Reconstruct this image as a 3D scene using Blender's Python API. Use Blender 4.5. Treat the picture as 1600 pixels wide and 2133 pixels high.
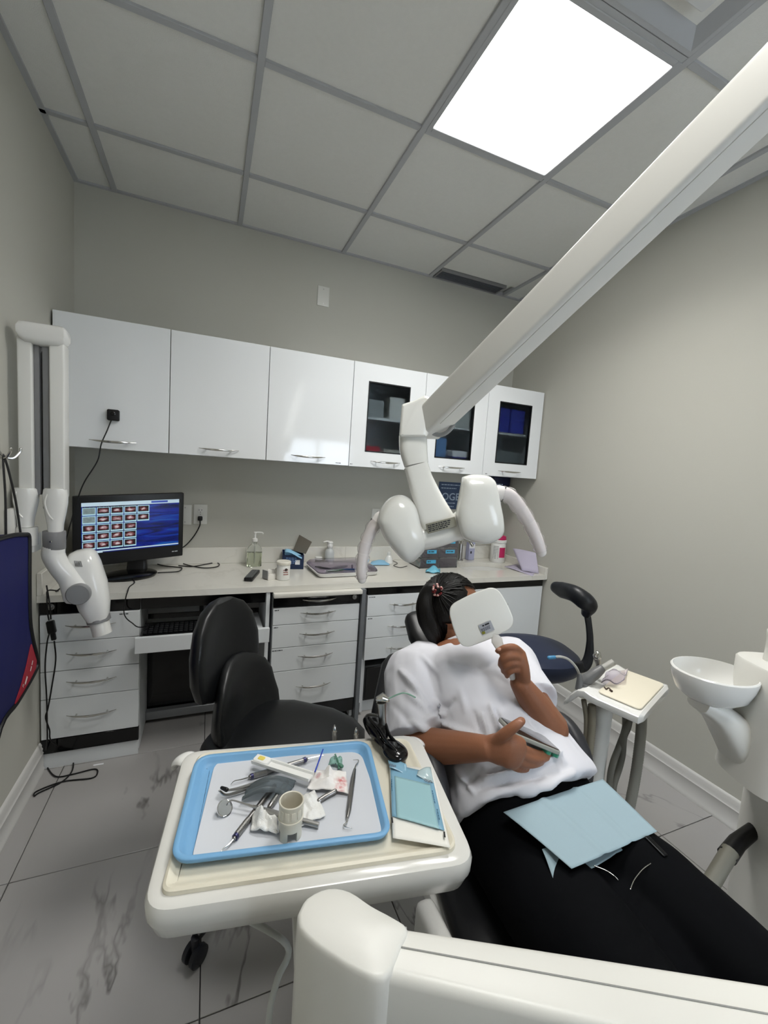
import bpy, bmesh, math, random
from mathutils import Vector, Matrix, noise
V = Vector
rnd = random.Random(7)
for o in list(bpy.data.objects): bpy.data.objects.remove(o)
SC = bpy.context.scene
COL = SC.collection

# ------------------------------------------------------------------ camera
F_PX, CX, CY = 883.0, 800.0, 1066.5
EYE = V((0.0, 0.0, 1.42))
def _n(v): return v.normalized()
AX = _n(V((2930-CX, 1125-CY, F_PX)))
AY = V((437-CX, 957-CY, F_PX)); AY = _n(AY - AX*AX.dot(AY))
AZ = AX.cross(AY)
def cam2w(v): return V((AX.dot(v), AY.dot(v), AZ.dot(v)))
cd = bpy.data.cameras.new('camera'); cam = bpy.data.objects.new('camera', cd); COL.objects.link(cam)
r_, u_, b_ = cam2w(V((1,0,0))), -cam2w(V((0,1,0))), -cam2w(V((0,0,1)))
cam.matrix_world = Matrix(((r_.x,u_.x,b_.x,EYE.x),(r_.y,u_.y,b_.y,EYE.y),(r_.z,u_.z,b_.z,EYE.z),(0,0,0,1)))
cd.sensor_fit = 'HORIZONTAL'; cd.sensor_width = 36.0; cd.lens = 36.0*F_PX/1600.0
cd.clip_start = 0.02
SC.camera = cam

# ------------------------------------------------------------------ world, exposure
w = bpy.data.worlds.new('sky'); SC.world = w; w.use_nodes = True
bg = w.node_tree.nodes['Background']
WORLD_STRENGTH = 3.5
bg.inputs[0].default_value = (0.78, 0.88, 1.0, 1); bg.inputs[1].default_value = WORLD_STRENGTH
SC.view_settings.view_transform = 'Standard'
SC.view_settings.look = 'None'
SC.view_settings.gamma = 1.0
SC.view_settings.use_curve_mapping = False
SC.view_settings.exposure = 1.15
PANEL_EMIT = 5.0
PANEL_WATTS, PANEL_SPREAD = 6.0, 140.0

# ------------------------------------------------------------------ measuring helpers (photo ray -> a point in the room)
def ray(px, py): return cam2w(V(((px-CX)/F_PX, (py-CY)/F_PX, 1.0)))
def P(px, py, dep): return EYE + ray(px, py)*dep
def onX(px, py, x): r = ray(px, py); return EYE + r*(x/r.x)
def onY(px, py, y): r = ray(px, py); return EYE + r*(y/r.y)
def onZ(px, py, z): r = ray(px, py); return EYE + r*((z-EYE.z)/r.z)

# ------------------------------------------------------------------ mesh helpers
def BM(): return bmesh.new()
def loft(bm, rings, cap0=True, cap1=True, loop=False):
    vs = [[bm.verts.new(p) for p in r] for r in rings]
    n = len(vs[0]); m = len(vs)
    for i in range(m if loop else m-1):
        a, b = vs[i], vs[(i+1) % m]
        for j in range(n):
            k = (j+1) % n
            try: bm.faces.new((a[j], a[k], b[k], b[j]))
            except ValueError: pass
    if not loop:
        if cap0: bm.faces.new(list(reversed(vs[0])))
        if cap1: bm.faces.new(vs[-1])
    return vs
def ring(c, u, v, a, b, n=24, e=2.0):
    out = []
    for i in range(n):
        t = 2*math.pi*i/n; ct, st = math.cos(t), math.sin(t)
        x = math.copysign(abs(ct)**(2/e), ct)*a; y = math.copysign(abs(st)**(2/e), st)*b
        out.append(c + u*x + v*y)
    return out
def catmull(pts, k=6):
    pts = [V(p) for p in pts]
    if len(pts) < 3: return [pts[0].lerp(pts[1], i/k) for i in range(k+1)]
    q = [pts[0]*2-pts[1]] + pts + [pts[-1]*2-pts[-2]]; out = []
    for i in range(1, len(q)-2):
        p0, p1, p2, p3 = q[i-1:i+3]
        for j in range(k):
            t = j/k
            out.append(0.5*((2*p1)+(p2-p0)*t+(2*p0-5*p1+4*p2-p3)*t*t+(3*p1-p0-3*p2+p3)*t**3))
    out.append(pts[-1]); return out
def lerps(vals, n):
    if not isinstance(vals, (list, tuple)): return [vals]*n
    out = []
    for i in range(n):
        t = i/(n-1)*(len(vals)-1); k = min(int(t), len(vals)-2); f = t-k
        a, b = vals[k], vals[k+1]
        out.append(tuple(x+(y-x)*f for x, y in zip(a, b)) if isinstance(a, tuple) else a+(b-a)*f)
    return out
def sweep(bm, path, rad, n=12, up=None, e=2.0, cap=True, round_=False):
    m = len(path); rr = lerps(rad, m); rings = []
    up = V(up) if up is not None else None
    prev = None
    for i, p in enumerate(path):
        t = _n(path[min(i+1, m-1)] - path[max(i-1, 0)])
        if up is not None: u = up - t*up.dot(t)
        elif prev is None:
            a = V((0,0,1)) if abs(t.z) < 0.9 else V((1,0,0)); u = a - t*a.dot(t)
        else: u = prev - t*prev.dot(t)
        u = _n(u); prev = u; v = t.cross(u)
        a, b = rr[i] if isinstance(rr[i], tuple) else (rr[i], rr[i])
        rings.append((p, u, v, a, b, t))
    out = []
    if round_:
        p, u, v, a, b, t = rings[0]
        for s in (0.25, 0.6, 0.87): out.append(ring(p - t*min(a,b)*math.sqrt(1-s*s), u, v, a*s, b*s, n, e))
    for p, u, v, a, b, t in rings: out.append(ring(p, u, v, a, b, n, e))
    if round_:
        p, u, v, a, b, t = rings[-1]
        for s in (0.87, 0.6, 0.25): out.append(ring(p + t*min(a,b)*math.sqrt(1-s*s), u, v, a*s, b*s, n, e))
    loft(bm, out, cap, cap)
def tube(bm, pts, r, n=8, k=6, **kw): sweep(bm, catmull(pts, k), r, n, **kw)
def lathe(bm, prof, c, axis=(0,0,1), n=24, xdir=None):
    ax = _n(V(axis)); a = V(xdir) if xdir else (V((1,0,0)) if abs(ax.x) < 0.9 else V((0,1,0)))
    u = _n(a - ax*a.dot(ax)); v = ax.cross(u); c = V(c)
    loft(bm, [ring(c + ax*h, u, v, max(r, 1e-4), max(r, 1e-4), n) for r, h in prof])
def box(bm, x0, x1, y0, y1, z0, z1, bev=0.0, seg=2, M=None):
    vs = [bm.verts.new(V((x, y, z))) for x in (x0, x1) for y in (y0, y1) for z in (z0, z1)]
    idx = ((0,1,3,2),(4,6,7,5),(0,4,5,1),(2,3,7,6),(0,2,6,4),(1,5,7,3))
    fs = [bm.faces.new([vs[i] for i in f]) for f in idx]
    if M is not None:
        for v in vs: v.co = M @ v.co
    if bev > 0:
        es = list({e for f in fs for e in f.edges})
        bmesh.ops.bevel(bm, geom=es, offset=bev, segments=seg, affect='EDGES', profile=0.5)
def rrect(w, d, r, n=5):
    r = max(min(r, w/2-1e-4, d/2-1e-4), 1e-4); out = []
    for cx, cy, a0 in ((w/2-r, d/2-r, 0), (-w/2+r, d/2-r, 90), (-w/2+r, -d/2+r, 180), (w/2-r, -d/2+r, 270)):
        for i in range(n+1):
            a = math.radians(a0+90*i/n); out.append((cx+r*math.cos(a), cy+r*math.sin(a)))
    return out
def frame(c, u, v):
    u = _n(V(u)); v = V(v); v = _n(v - u*u.dot(v)); wv = u.cross(v); c = V(c)
    return Matrix(((u.x,v.x,wv.x,c.x),(u.y,v.y,wv.y,c.y),(u.z,v.z,wv.z,c.z),(0,0,0,1)))
def rrprism(bm, M, w, d, h, r, bev=0.003, n=5, z0=0.0, bev_bottom=None):
    bb = bev if bev_bottom is None else bev_bottom; rings = []
    def R(i, z): rings.append([M @ V((x, y, z)) for x, y in rrect(w-2*i, d-2*i, r-i, n)])
    if bb > 0:
        for k in range(3): a = math.radians(90*k/3); R(bb*(1-math.sin(a)), z0+bb*(1-math.cos(a)))
    R(0, z0+bb)
    R(0, z0+h-bev)
    if bev > 0:
        for k in range(1, 4): a = math.radians(90*k/3); R(bev*(1-math.cos(a)), z0+h-bev*(1-math.sin(a)))
    loft(bm, rings)
def roundpoly(pts, r, n=5):
    pts = [V(p) for p in pts]; m = len(pts); out = []
    for i in range(m):
        rr = r[i] if isinstance(r, (list, tuple)) else r
        p, a, b = pts[i], pts[i-1], pts[(i+1) % m]
        d1, d2 = _n(a-p), _n(b-p)
        ang = d1.angle(d2); t = min(rr/math.tan(ang/2), (a-p).length*.49, (b-p).length*.49)
        p0, p2 = p+d1*t, p+d2*t
        for k in range(n+1):
            s = k/n; out.append(p0*(1-s)**2 + p*2*s*(1-s) + p2*s*s)
    return out
def inset(poly, d, nrm):
    m = len(poly); out = []
    for i in range(m):
        t = _n(poly[(i+1) % m]-poly[i-1]); out.append(poly[i] + nrm.cross(t)*d)
    return out
def area_normal(poly):
    s = V((0,0,0))
    for i in range(len(poly)): s += poly[i-1].cross(poly[i])
    return _n(s)
def slab(bm, poly, nrm, h, bev=0.003, seg=3):
    """extrude a planar outline along nrm by h with rounded top and bottom edges"""
    nrm = V(nrm)
    if area_normal(poly).dot(nrm) < 0: poly = list(reversed(poly))
    rings = []
    for k in range(seg+1):
        a = math.radians(90*k/seg); rings.append([q + nrm*bev*(1-math.sin(a)) for q in inset(poly, bev*(1-math.sin(a)), nrm)] if False else [q + nrm*(bev*(1-math.sin(a))) for q in inset(poly, bev*(1-math.cos(math.radians(90)-a)) , nrm)])
    rings = []
    for k in range(seg+1):
        a = math.radians(90*k/seg); rings.append([q + nrm*(bev*(1-math.cos(a))) for q in inset(poly, bev*(1-math.sin(a)), nrm)])
    for k in range(seg+1):
        a = math.radians(90*k/seg); rings.append([q + nrm*(h-bev*(1-math.sin(a))) for q in inset(poly, bev*(1-math.cos(a)), nrm)])
    loft(bm, rings)
def pillow(bm, poly, nrm, th, seg=6, edge=0.0, e=2.0, shrink=0.9):
    """closed outline inflated to both sides of its plane: a rounded body of thickness th"""
    nrm = V(nrm); c = sum(poly, V())/len(poly)
    rings = []
    for k in range(-seg, seg+1):
        s = k/seg; a = abs(s)
        f = (1-a**e)**(1/e) if a < 1 else 0.0
        f = 1-shrink*(1-f)
        rings.append([c + (q-c)*max(f, .03) + nrm*(s*th/2) for q in poly])
    loft(bm, rings)
def blob(bm, c, ax, sub=3):
    """ellipsoid, ax = three half-axis vectors"""
    r = bmesh.ops.create_icosphere(bm, subdivisions=sub, radius=1.0)
    for v in r['verts']: v.co = V(c) + ax[0]*v.co.x + ax[1]*v.co.y + ax[2]*v.co.z

def mk(name, bm, mat, parent=None, ang=38, smooth=True):
    bmesh.ops.recalc_face_normals(bm, faces=bm.faces)
    if smooth:
        th = math.radians(ang)
        for f in bm.faces: f.smooth = True
        for e_ in bm.edges:
            if len(e_.link_faces) == 2 and e_.calc_face_angle(0) > th: e_.smooth = False
    me = bpy.data.meshes.new(name); bm.to_mesh(me); bm.free()
    o = bpy.data.objects.new(name, me); COL.objects.link(o)
    for mm in (mat if isinstance(mat, list) else [mat]): me.materials.append(mm)
    if parent is not None: adopt(o, parent)
    return o
def adopt(o, parent):
    o.parent = parent
    p = parent; inv = Matrix.Identity(4)
    while p is not None:
        if p.type == 'EMPTY': inv = Matrix.Translation(-p.location) @ inv
        p = p.parent
    o.matrix_parent_inverse = inv if parent.type == 'EMPTY' else Matrix.Identity(4)
def tag(o, label, cat, group=None, kind=None):
    o['label'] = label; o['category'] = cat
    if group: o['group'] = group
    if kind: o['kind'] = kind
    return o
def thing(name, label, cat, loc=(0,0,0), group=None):
    o = bpy.data.objects.new(name, None); COL.objects.link(o); o.location = V(loc)
    o.empty_display_size = 0.05
    return tag(o, label, cat, group)
def struct(o):
    o['kind'] = 'structure'; return o
def copy_part(src, parent, offset=(0,0,0), name=None):
    c = src.copy(); COL.objects.link(c); c.parent = parent
    c.matrix_parent_inverse = src.matrix_parent_inverse.copy()
    c.location = src.location + V(offset)
    return c
def text_obj(name, s, size, M, mat, parent, extrude=0.0, align='CENTER', bold=0.0):
    cu = bpy.data.curves.new(name, 'FONT'); cu.body = s; cu.size = size; cu.align_x = align; cu.align_y = 'CENTER'
    cu.extrude = extrude; cu.offset = bold; cu.resolution_u = 3
    t = bpy.data.objects.new(name+'_tmp', cu); COL.objects.link(t)
    bpy.context.view_layer.update()
    me = bpy.data.meshes.new_from_object(t.evaluated_get(bpy.context.evaluated_depsgraph_get()))
    bpy.data.objects.remove(t); bpy.data.curves.remove(cu)
    me.transform(M); me.materials.clear(); me.materials.append(mat); me.name = name
    o = bpy.data.objects.new(name, me); COL.objects.link(o)
    if parent is not None: adopt(o, parent)
    return o

# ------------------------------------------------------------------ materials
def lin(h):
    h = h.lstrip('#'); out = []
    for i in (0, 2, 4):
        c = int(h[i:i+2], 16)/255; out.append(c/12.92 if c <= .04045 else ((c+.055)/1.055)**2.4)
    return (*out, 1.0)
MATS = {}
def mat(name, col='#ffffff', rough=.5, metal=0., spec=.5, bump=0., bscale=200., var=0., vscale=6., trans=0., ior=1.45, alpha=1., coat=0., emit=0., sheen=0., sss=0., aniso=None):
    if name in MATS: return MATS[name]
    m = bpy.data.materials.new(name); m.use_nodes = True; MATS[name] = m
    nt = m.node_tree; N = nt.nodes; L = nt.links; b = N['Principled BSDF']
    I = b.inputs
    I['Base Color'].default_value = lin(col); I['Roughness'].default_value = rough; I['Metallic'].default_value = metal
    I['Specular IOR Level'].default_value = spec; I['IOR'].default_value = ior
    I['Transmission Weight'].default_value = trans; I['Alpha'].default_value = alpha; I['Coat Weight'].default_value = coat
    if coat: I['Coat Roughness'].default_value = 0.05
    if sheen: I['Sheen Weight'].default_value = sheen
    if sss:
        I['Subsurface Weight'].default_value = sss; I['Subsurface Radius'].default_value = (0.01, 0.004, 0.002); I['Subsurface Scale'].default_value = 0.4
    if emit:
        I['Emission Color'].default_value = lin(col); I['Emission Strength'].default_value = emit
    tc = None
    if bump or var:
        tc = N.new('ShaderNodeTexCoord')
    if var:
        nz = N.new('ShaderNodeTexNoise'); nz.inputs['Scale'].default_value = vscale; nz.inputs['Detail'].default_value = 4
        L.new(tc.outputs['Object'], nz.inputs['Vector'])
        hs = N.new('ShaderNodeMix'); hs.data_type = 'RGBA'
        c = lin(col)
        hs.inputs[6].default_value = tuple(min(1, x*(1-var)) for x in c[:3])+(1,)
        hs.inputs[7].default_value = tuple(min(1, x*(1+var)) for x in c[:3])+(1,)
        L.new(nz.outputs['Fac'], hs.inputs[0]); L.new(hs.outputs[2], I['Base Color'])
    if bump:
        nb = N.new('ShaderNodeTexNoise'); nb.inputs['Scale'].default_value = bscale; nb.inputs['Detail'].default_value = 3
        if aniso:
            mp = N.new('ShaderNodeMapping'); mp.inputs['Scale'].default_value = aniso
            L.new(tc.outputs['Object'], mp.inputs['Vector']); L.new(mp.outputs[0], nb.inputs['Vector'])
        else: L.new(tc.outputs['Object'], nb.inputs['Vector'])
        bp = N.new('ShaderNodeBump'); bp.inputs['Strength'].default_value = bump; bp.inputs['Distance'].default_value = 0.002
        L.new(nb.outputs['Fac'], bp.inputs['Height']); L.new(bp.outputs['Normal'], I['Normal'])
    return m
def marble(name, base, vein, scale=1.6, amount=.5, rough=.3, thr=.012):
    m = bpy.data.materials.new(name); m.use_nodes = True; nt = m.node_tree; N = nt.nodes; L = nt.links; b = N['Principled BSDF']
    b.inputs['Roughness'].default_value = rough
    tc = N.new('ShaderNodeTexCoord'); oi = N.new('ShaderNodeObjectInfo')
    ad = N.new('ShaderNodeVectorMath'); ad.operation = 'MULTIPLY_ADD'
    cb = N.new('ShaderNodeCombineXYZ'); mu = N.new('ShaderNodeMath'); mu.operation = 'MULTIPLY'; mu.inputs[1].default_value = 37.0
    L.new(oi.outputs['Random'], mu.inputs[0]); L.new(mu.outputs[0], cb.inputs[0]); L.new(mu.outputs[0], cb.inputs[1])
    ad.inputs[1].default_value = (1, 1, 1); L.new(tc.outputs['Object'], ad.inputs[0]); L.new(cb.outputs[0], ad.inputs[2])
    mp = N.new('ShaderNodeMapping'); mp.inputs['Rotation'].default_value = (0, 0, .7); mp.inputs['Scale'].default_value = (1.0, .45, 1.0)
    L.new(ad.outputs[0], mp.inputs['Vector'])
    n1 = N.new('ShaderNodeTexNoise'); n1.inputs['Scale'].default_value = scale; n1.inputs['Detail'].default_value = 6; n1.inputs['Roughness'].default_value = .55; n1.inputs['Distortion'].default_value = .6
    L.new(mp.outputs[0], n1.inputs['Vector'])
    s = N.new('ShaderNodeMath'); s.operation = 'SUBTRACT'; s.inputs[1].default_value = .5; L.new(n1.outputs['Fac'], s.inputs[0])
    a = N.new('ShaderNodeMath'); a.operation = 'ABSOLUTE'; L.new(s.outputs[0], a.inputs[0])
    r = N.new('ShaderNodeMapRange'); r.inputs['From Min'].default_value = 0; r.inputs['From Max'].default_value = thr; r.inputs['To Min'].default_value = 1; r.inputs['To Max'].default_value = 0
    L.new(a.outputs[0], r.inputs['Value'])
    n2 = N.new('ShaderNodeTexNoise'); n2.inputs['Scale'].default_value = scale*1.7; n2.inputs['Detail'].default_value = 2; L.new(ad.outputs[0], n2.inputs['Vector'])
    r2 = N.new('ShaderNodeMapRange'); r2.inputs['From Min'].default_value = .46; r2.inputs['From Max'].default_value = .66; r2.inputs['To Max'].default_value = amount
    L.new(n2.outputs['Fac'], r2.inputs['Value'])
    mm = N.new('ShaderNodeMath'); mm.operation = 'MULTIPLY'; L.new(r.outputs[0], mm.inputs[0]); L.new(r2.outputs[0], mm.inputs[1])
    n3 = N.new('ShaderNodeTexNoise'); n3.inputs['Scale'].default_value = 2.2; n3.inputs['Detail'].default_value = 3; L.new(ad.outputs[0], n3.inputs['Vector'])
    mc = N.new('ShaderNodeMix'); mc.data_type = 'RGBA'; c = lin(base)
    mc.inputs[6].default_value = tuple(x*.93 for x in c[:3])+(1,); mc.inputs[7].default_value = tuple(min(1, x*1.06) for x in c[:3])+(1,)
    L.new(n3.outputs['Fac'], mc.inputs[0])
    mx = N.new('ShaderNodeMix'); mx.data_type = 'RGBA'; mx.inputs[7].default_value = lin(vein)
    L.new(mm.outputs[0], mx.inputs[0]); L.new(mc.outputs[2], mx.inputs[6]); L.new(mx.outputs[2], b.inputs['Base Color'])
    return m
WALL = mat('wall_paint', '#bdbcb3', .75, spec=.3, bump=.12, bscale=350, var=.02, vscale=1.5)
CEILT = mat('ceiling_tile', '#e2e2de', .95, spec=.1, bump=.5, bscale=260, var=.03, vscale=60)
TBAR = mat('ceiling_bar', '#b2b4b7', .6)
FLOOR = marble('floor_marble', '#a5a3a1', '#4c4a48', scale=1.5, amount=.8, rough=.28, thr=.009)
GROUT = mat('grout', '#3c3b3c', .9)
QUARTZ = marble('quartz', '#dcdad2', '#b8b4aa', scale=2.5, amount=.3, rough=.12, thr=.02)
TRIM = mat('trim_white', '#cfcecb', .45)
GLOSSW = mat('gloss_white', '#e9ecee', .08, spec=.55, coat=.3)
LAMW = mat('laminate_white', '#d9dddf', .22, spec=.5)
LAMSIDE = mat('laminate_edge', '#c9ccce', .35)
BLACKG = mat('black_gloss', '#08090b', .1, spec=.5)
BLACKM = mat('black_matte', '#0b0c0f', .5)
CHROME = mat('chrome', '#c9c8c4', .18, metal=1)
STEEL = mat('brushed_steel', '#a9a8a6', .3, metal=1, bump=.05, bscale=400)
GREYM = mat('grey_metal', '#8d9093', .4, metal=.6)
PLASTW = mat('plastic_white', '#dcdcd8', .32, spec=.45, bump=.03, bscale=900)
PLASTG = mat('plastic_gloss_white', '#e2e2df', .12, spec=.5)
PLASTGREY = mat('plastic_grey', '#8f9090', .4)
PLASTB = mat('plastic_black', '#0c0d0f', .35)
CABLE = mat('cable_black', '#08080a', .45)
INK = mat('ink', '#22242a', .7)
PAPERW = mat('paper_white', '#e4e5e8', .85, bump=.06, bscale=120)

# ================================================================== ROOM SHELL
XL, XR, YB, YF, H = -.66, 2.115, 2.71, -1.3, 2.752
bm = BM(); box(bm, XL-.1, XR+.1, YF-.1, YB+.1, -.12, -.006); floor = struct(mk('floor', bm, GROUT))
tx = [-1.158+.585*i for i in range(7)]; ty = [-1.845+.574*i for i in range(9)]
for i in range(len(tx)-1):
    for j in range(len(ty)-1):
        x0, x1 = max(tx[i]+.0015, XL), min(tx[i+1]-.0015, XR); y0, y1 = max(ty[j]+.0015, YF), min(ty[j+1]-.0015, YB)
        if x1-x0 < .02 or y1-y0 < .02: continue
        bm = BM(); box(bm, x0, x1, y0, y1, -.012, 0, .0012, 1); mk('floor_tile', bm, FLOOR, floor)
bm = BM(); box(bm, XL-.1, XL, YF-.1, YB+.1, 0, H+.1); struct(mk('wall_left', bm, WALL))
bm = BM(); box(bm, XR, XR+.1, YF-.1, YB+.1, 0, H+.1); struct(mk('wall_right', bm, WALL))
bm = BM(); box(bm, XL, XR, YB, YB+.1, 0, H+.1); struct(mk('wall_back', bm, WALL))
WX0, WX1, WZ0, WZ1 = .9, 1.95, .85, 1.84
bm = BM()
box(bm, XL, WX0, YF-.1, YF, 0, H+.1); box(bm, WX1, XR, YF-.1, YF, 0, H+.1); box(bm, WX0, WX1, YF-.1, YF, 0, WZ0); box(bm, WX0, WX1, YF-.1, YF, WZ1, H+.1)
struct(mk('wall_front', bm, WALL))
bm = BM()
for a in ((WX0, WX0+.05, WZ0, WZ1), (WX1-.05, WX1, WZ0, WZ1), (WX0, WX1, WZ0, WZ0+.05), (WX0, WX1, WZ1-.05, WZ1), (1.405, 1.445, WZ0, WZ1)):
    box(bm, a[0], a[1], YF-.08, YF-.02, a[2], a[3], .004, 1)
win = struct(mk('window_1', bm, TRIM))
for x0, x1 in ((WX0+.05, 1.405), (1.445, WX1-.05)):
    bm = BM(); box(bm, x0, x1, YF-.052, YF-.048, WZ0+.05, WZ1-.05); mk('pane', bm, mat('window_glass', '#ffffff', .0, trans=1, ior=1.0, spec=0), win)
bm = BM(); box(bm, WX0-.04, WX1+.04, YF-.02, YF+.09, WZ0-.03, WZ0, .006); mk('window_sill', bm, TRIM, win)
# ceiling: deck, T bars, tiles
bm = BM(); box(bm, XL-.1, XR+.1, YF-.1, YB+.1, H+.03, H+.13); ceil = struct(mk('ceiling', bm, CEILT))
gx = [-.485+.61*i for i in range(5)]; gy = [2.24-.6115*i for i in range(6)]
BW = .0125
for x in gx:
    bm = BM(); box(bm, x-BW, x+BW, YF, YB, H-.004, H+.02, .0015, 1); mk('grid_bar', bm, TBAR, ceil)
ex = [XL]+gx+[XR]; ey = sorted([YF]+gy+[YB])
for y in gy:
    for i in range(len(ex)-1):
        bm = BM(); box(bm, ex[i]+(BW if i else 0), ex[i+1]-BW, y-BW, y+BW, H-.003, H+.02, .0015, 1); mk('cross_bar', bm, TBAR, ceil)
bm = BM(); box(bm, XL, XL+.022, YF, YB, H-.003, H+.02); mk('wall_angle', bm, TBAR, ceil)
bm = BM(); box(bm, XR-.022, XR, YF, YB, H-.003, H+.02); mk('wall_angle', bm, TBAR, ceil)
bm = BM(); box(bm, XL+.022, XR-.022, YB-.018, YB, H-.003, H+.02); mk('wall_angle', bm, TBAR, ceil)
def cell(x, y):
    for i in range(len(ex)-1):
        if ex[i] <= x < ex[i+1]:
            for j in range(len(ey)-1):
                if ey[j] <= y < ey[j+1]: return i, j
LIGHTS = [cell(1.0, 1.3), cell(.43, .1)]; DIFF = [cell(1.0, .7)]
for i in range(len(ex)-1):
    for j in range(len(ey)-1):
        x0, x1, y0, y1 = ex[i]+BW*.6, ex[i+1]-BW*.6, ey[j]+BW*.6, ey[j+1]-BW*.6
        if (i, j) in LIGHTS or (i, j) in DIFF: continue
        if i == 4 and j == len(ey)-2: y1 = 2.565
        bm = BM(); box(bm, x0, x1, y0, y1, H+.006, H+.02, .003, 1); mk('ceiling_tile', bm, CEILT, ceil)
EM = bpy.data.materials.new('panel_light'); EM.use_nodes = True
EM.node_tree.nodes['Principled BSDF'].inputs['Emission Color'].default_value = (1, 0.985, .95, 1)
EM.node_tree.nodes['Principled BSDF'].inputs['Emission Strength'].default_value = PANEL_EMIT
for k, (i, j) in enumerate(LIGHTS):
    x0, x1, y0, y1 = ex[i]+BW*.7, ex[i+1]-BW*.7, ey[j]+BW*.7, ey[j+1]-BW*.7
    t = thing('ceiling_light', ['square white panel light glowing in the ceiling above the patient', 'second square panel light in the ceiling, beyond the air diffuser'][k], 'light', ((x0+x1)/2, (y0+y1)/2, H), 'ceiling panel lights')
    bm = BM()
    for a in ((x0, x0+.02, y0, y1), (x1-.02, x1, y0, y1), (x0+.02, x1-.02, y0, y0+.02), (x0+.02, x1-.02, y1-.02, y1)): box(bm, *a, H-.006, H+.02, .002, 1)
    mk('frame', bm, TBAR, t)
    bm = BM(); box(bm, x0+.02, x1-.02, y0+.02, y1-.02, H-.001, H+.012); mk('diffuser', bm, EM, t)
    ld = bpy.data.lights.new('panel_glow', 'AREA'); ld.shape = 'RECTANGLE'; ld.size = x1-x0-.045; ld.size_y = y1-y0-.045; ld.energy = PANEL_WATTS*(1, .45)[k]; ld.spread = math.radians(PANEL_SPREAD); ld.color = (1, .985, .95)
    lo = bpy.data.objects.new('panel_glow', ld); COL.objects.link(lo); lo.location = ((x0+x1)/2, (y0+y1)/2, H-.008); adopt(lo, t)
for i, j in DIFF:
    x0, x1, y0, y1 = ex[i]+BW*.7, ex[i+1]-BW*.7, ey[j]+BW*.7, ey[j+1]-BW*.7
    t = thing('air_diffuser', 'square stepped air diffuser in the ceiling beside the panel light', 'vent', ((x0+x1)/2, (y0+y1)/2, H))
    cx, cy = (x0+x1)/2, (y0+y1)/2; Mf = Matrix.Translation((cx, cy, H))
    bm = BM()
    rings = []
    for s, z in ((x1-x0, .02), (x1-x0, -.003), (.56, -.003), (.44, .06), (.30, .075), (.02, .075)):
        rings.append([V((cx+a*s/2, cy+b*s/2, H+z)) for a, b in ((1,1),(-1,1),(-1,-1),(1,-1))])
    loft(bm, rings, False, True); mk('cone', bm, TBAR, t, smooth=False)
    bm = BM(); rrprism(bm, Mf, .40, .40, .012, .01, .004, z0=-.004); mk('plaque', bm, mat('plaque_white', '#d4d5d6', .6), t)
# slot grille by the back wall
a, b, c, d = onZ(894,577,H), onZ(923,556,H), onZ(1073,596,H), onZ(1042,617,H)
gx0, gx1, gy0, gy1 = 1.365, 1.885, 2.575, 2.70
t = thing('ceiling_grille', 'long dark slotted return grille in the ceiling against the back wall', 'vent', ((gx0+gx1)/2, (gy0+gy1)/2, H))
bm = BM(); box(bm, gx0, gx1, gy0, gy1, H+.012, H+.02); mk('backing', bm, BLACKM, t)
bm = BM()
for q in ((gx0, gx0+.012, gy0, gy1), (gx1-.012, gx1, gy0, gy1), (gx0+.012, gx1-.012, gy0, gy0+.01), (gx0+.012, gx1-.012, gy1-.01, gy1)): box(bm, *q, H-.006, H+.012, .001, 1)
mk('frame', bm, PLASTGREY, t)
for k in range(7):
    y = gy0+.02+k*.0145
    bm = BM(); box(bm, gx0+.012, gx1-.012, y-.0025, y+.0025, H-.003, H+.012); mk('slat', bm, mat('grille_grey', '#5d6168', .5), t)
# baseboards
def baseboard(name, pts):
    bm = BM()
    prof = [(0, 0), (.017, 0), (.018, .012), (.014, .018), (.014, .082), (.016, .086), (.011, .092), (.0135, .104), (.009, .112), (.0095, .122), (.004, .13), (0, .132)]
    a, b, nx = pts
    loft(bm, [[V((q.x+nx[0]*d, q.y+nx[1]*d, z)) for d, z in prof] for q in (V(a), V(b))]); struct(mk(name, bm, TRIM, ang=60))
baseboard('baseboard_left', ((XL, YF, 0), (XL, 2.17, 0), (1, 0)))
baseboard('baseboard_right', ((XR, YF, 0), (XR, 2.17, 0), (-1, 0)))
baseboard('baseboard_front', ((XL+.02, YF, 0), (XR-.02, YF, 0), (0, 1)))

# ================================================================== handles
def bow_handle(name, c, width, drop, parent, out=(0,-1,0), bow=.03):
    c = V(c); o = V(out); bm = BM(); w2 = width/2; X = V((1,0,0)); pts = []
    for k in range(17):
        s = -1+k/8; pts.append(c + X*(s*w2) + o*(bow*(1-.75*s*s)-.002) + V((0,0,-1))*drop*(1-s*s))
    rad = [(.0055*max(.25, 1-abs(-1+k/8)**3), .004*max(.3, 1-abs(-1+k/8)**4)) for k in range(17)]
    sweep(bm, pts, rad, 8, up=(0,0,1))
    for s in (-.62, .62):
        p = c + X*(s*w2); q = p + o*(bow*(1-.75*s*s)-.003) + V((0,0,-1))*drop*(1-s*s)
        sweep(bm, [p-o*.001+V((0,0,-1))*drop*(1-s*s), q], .0038, 8)
    return mk(name, bm, CHROME, parent)

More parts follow.
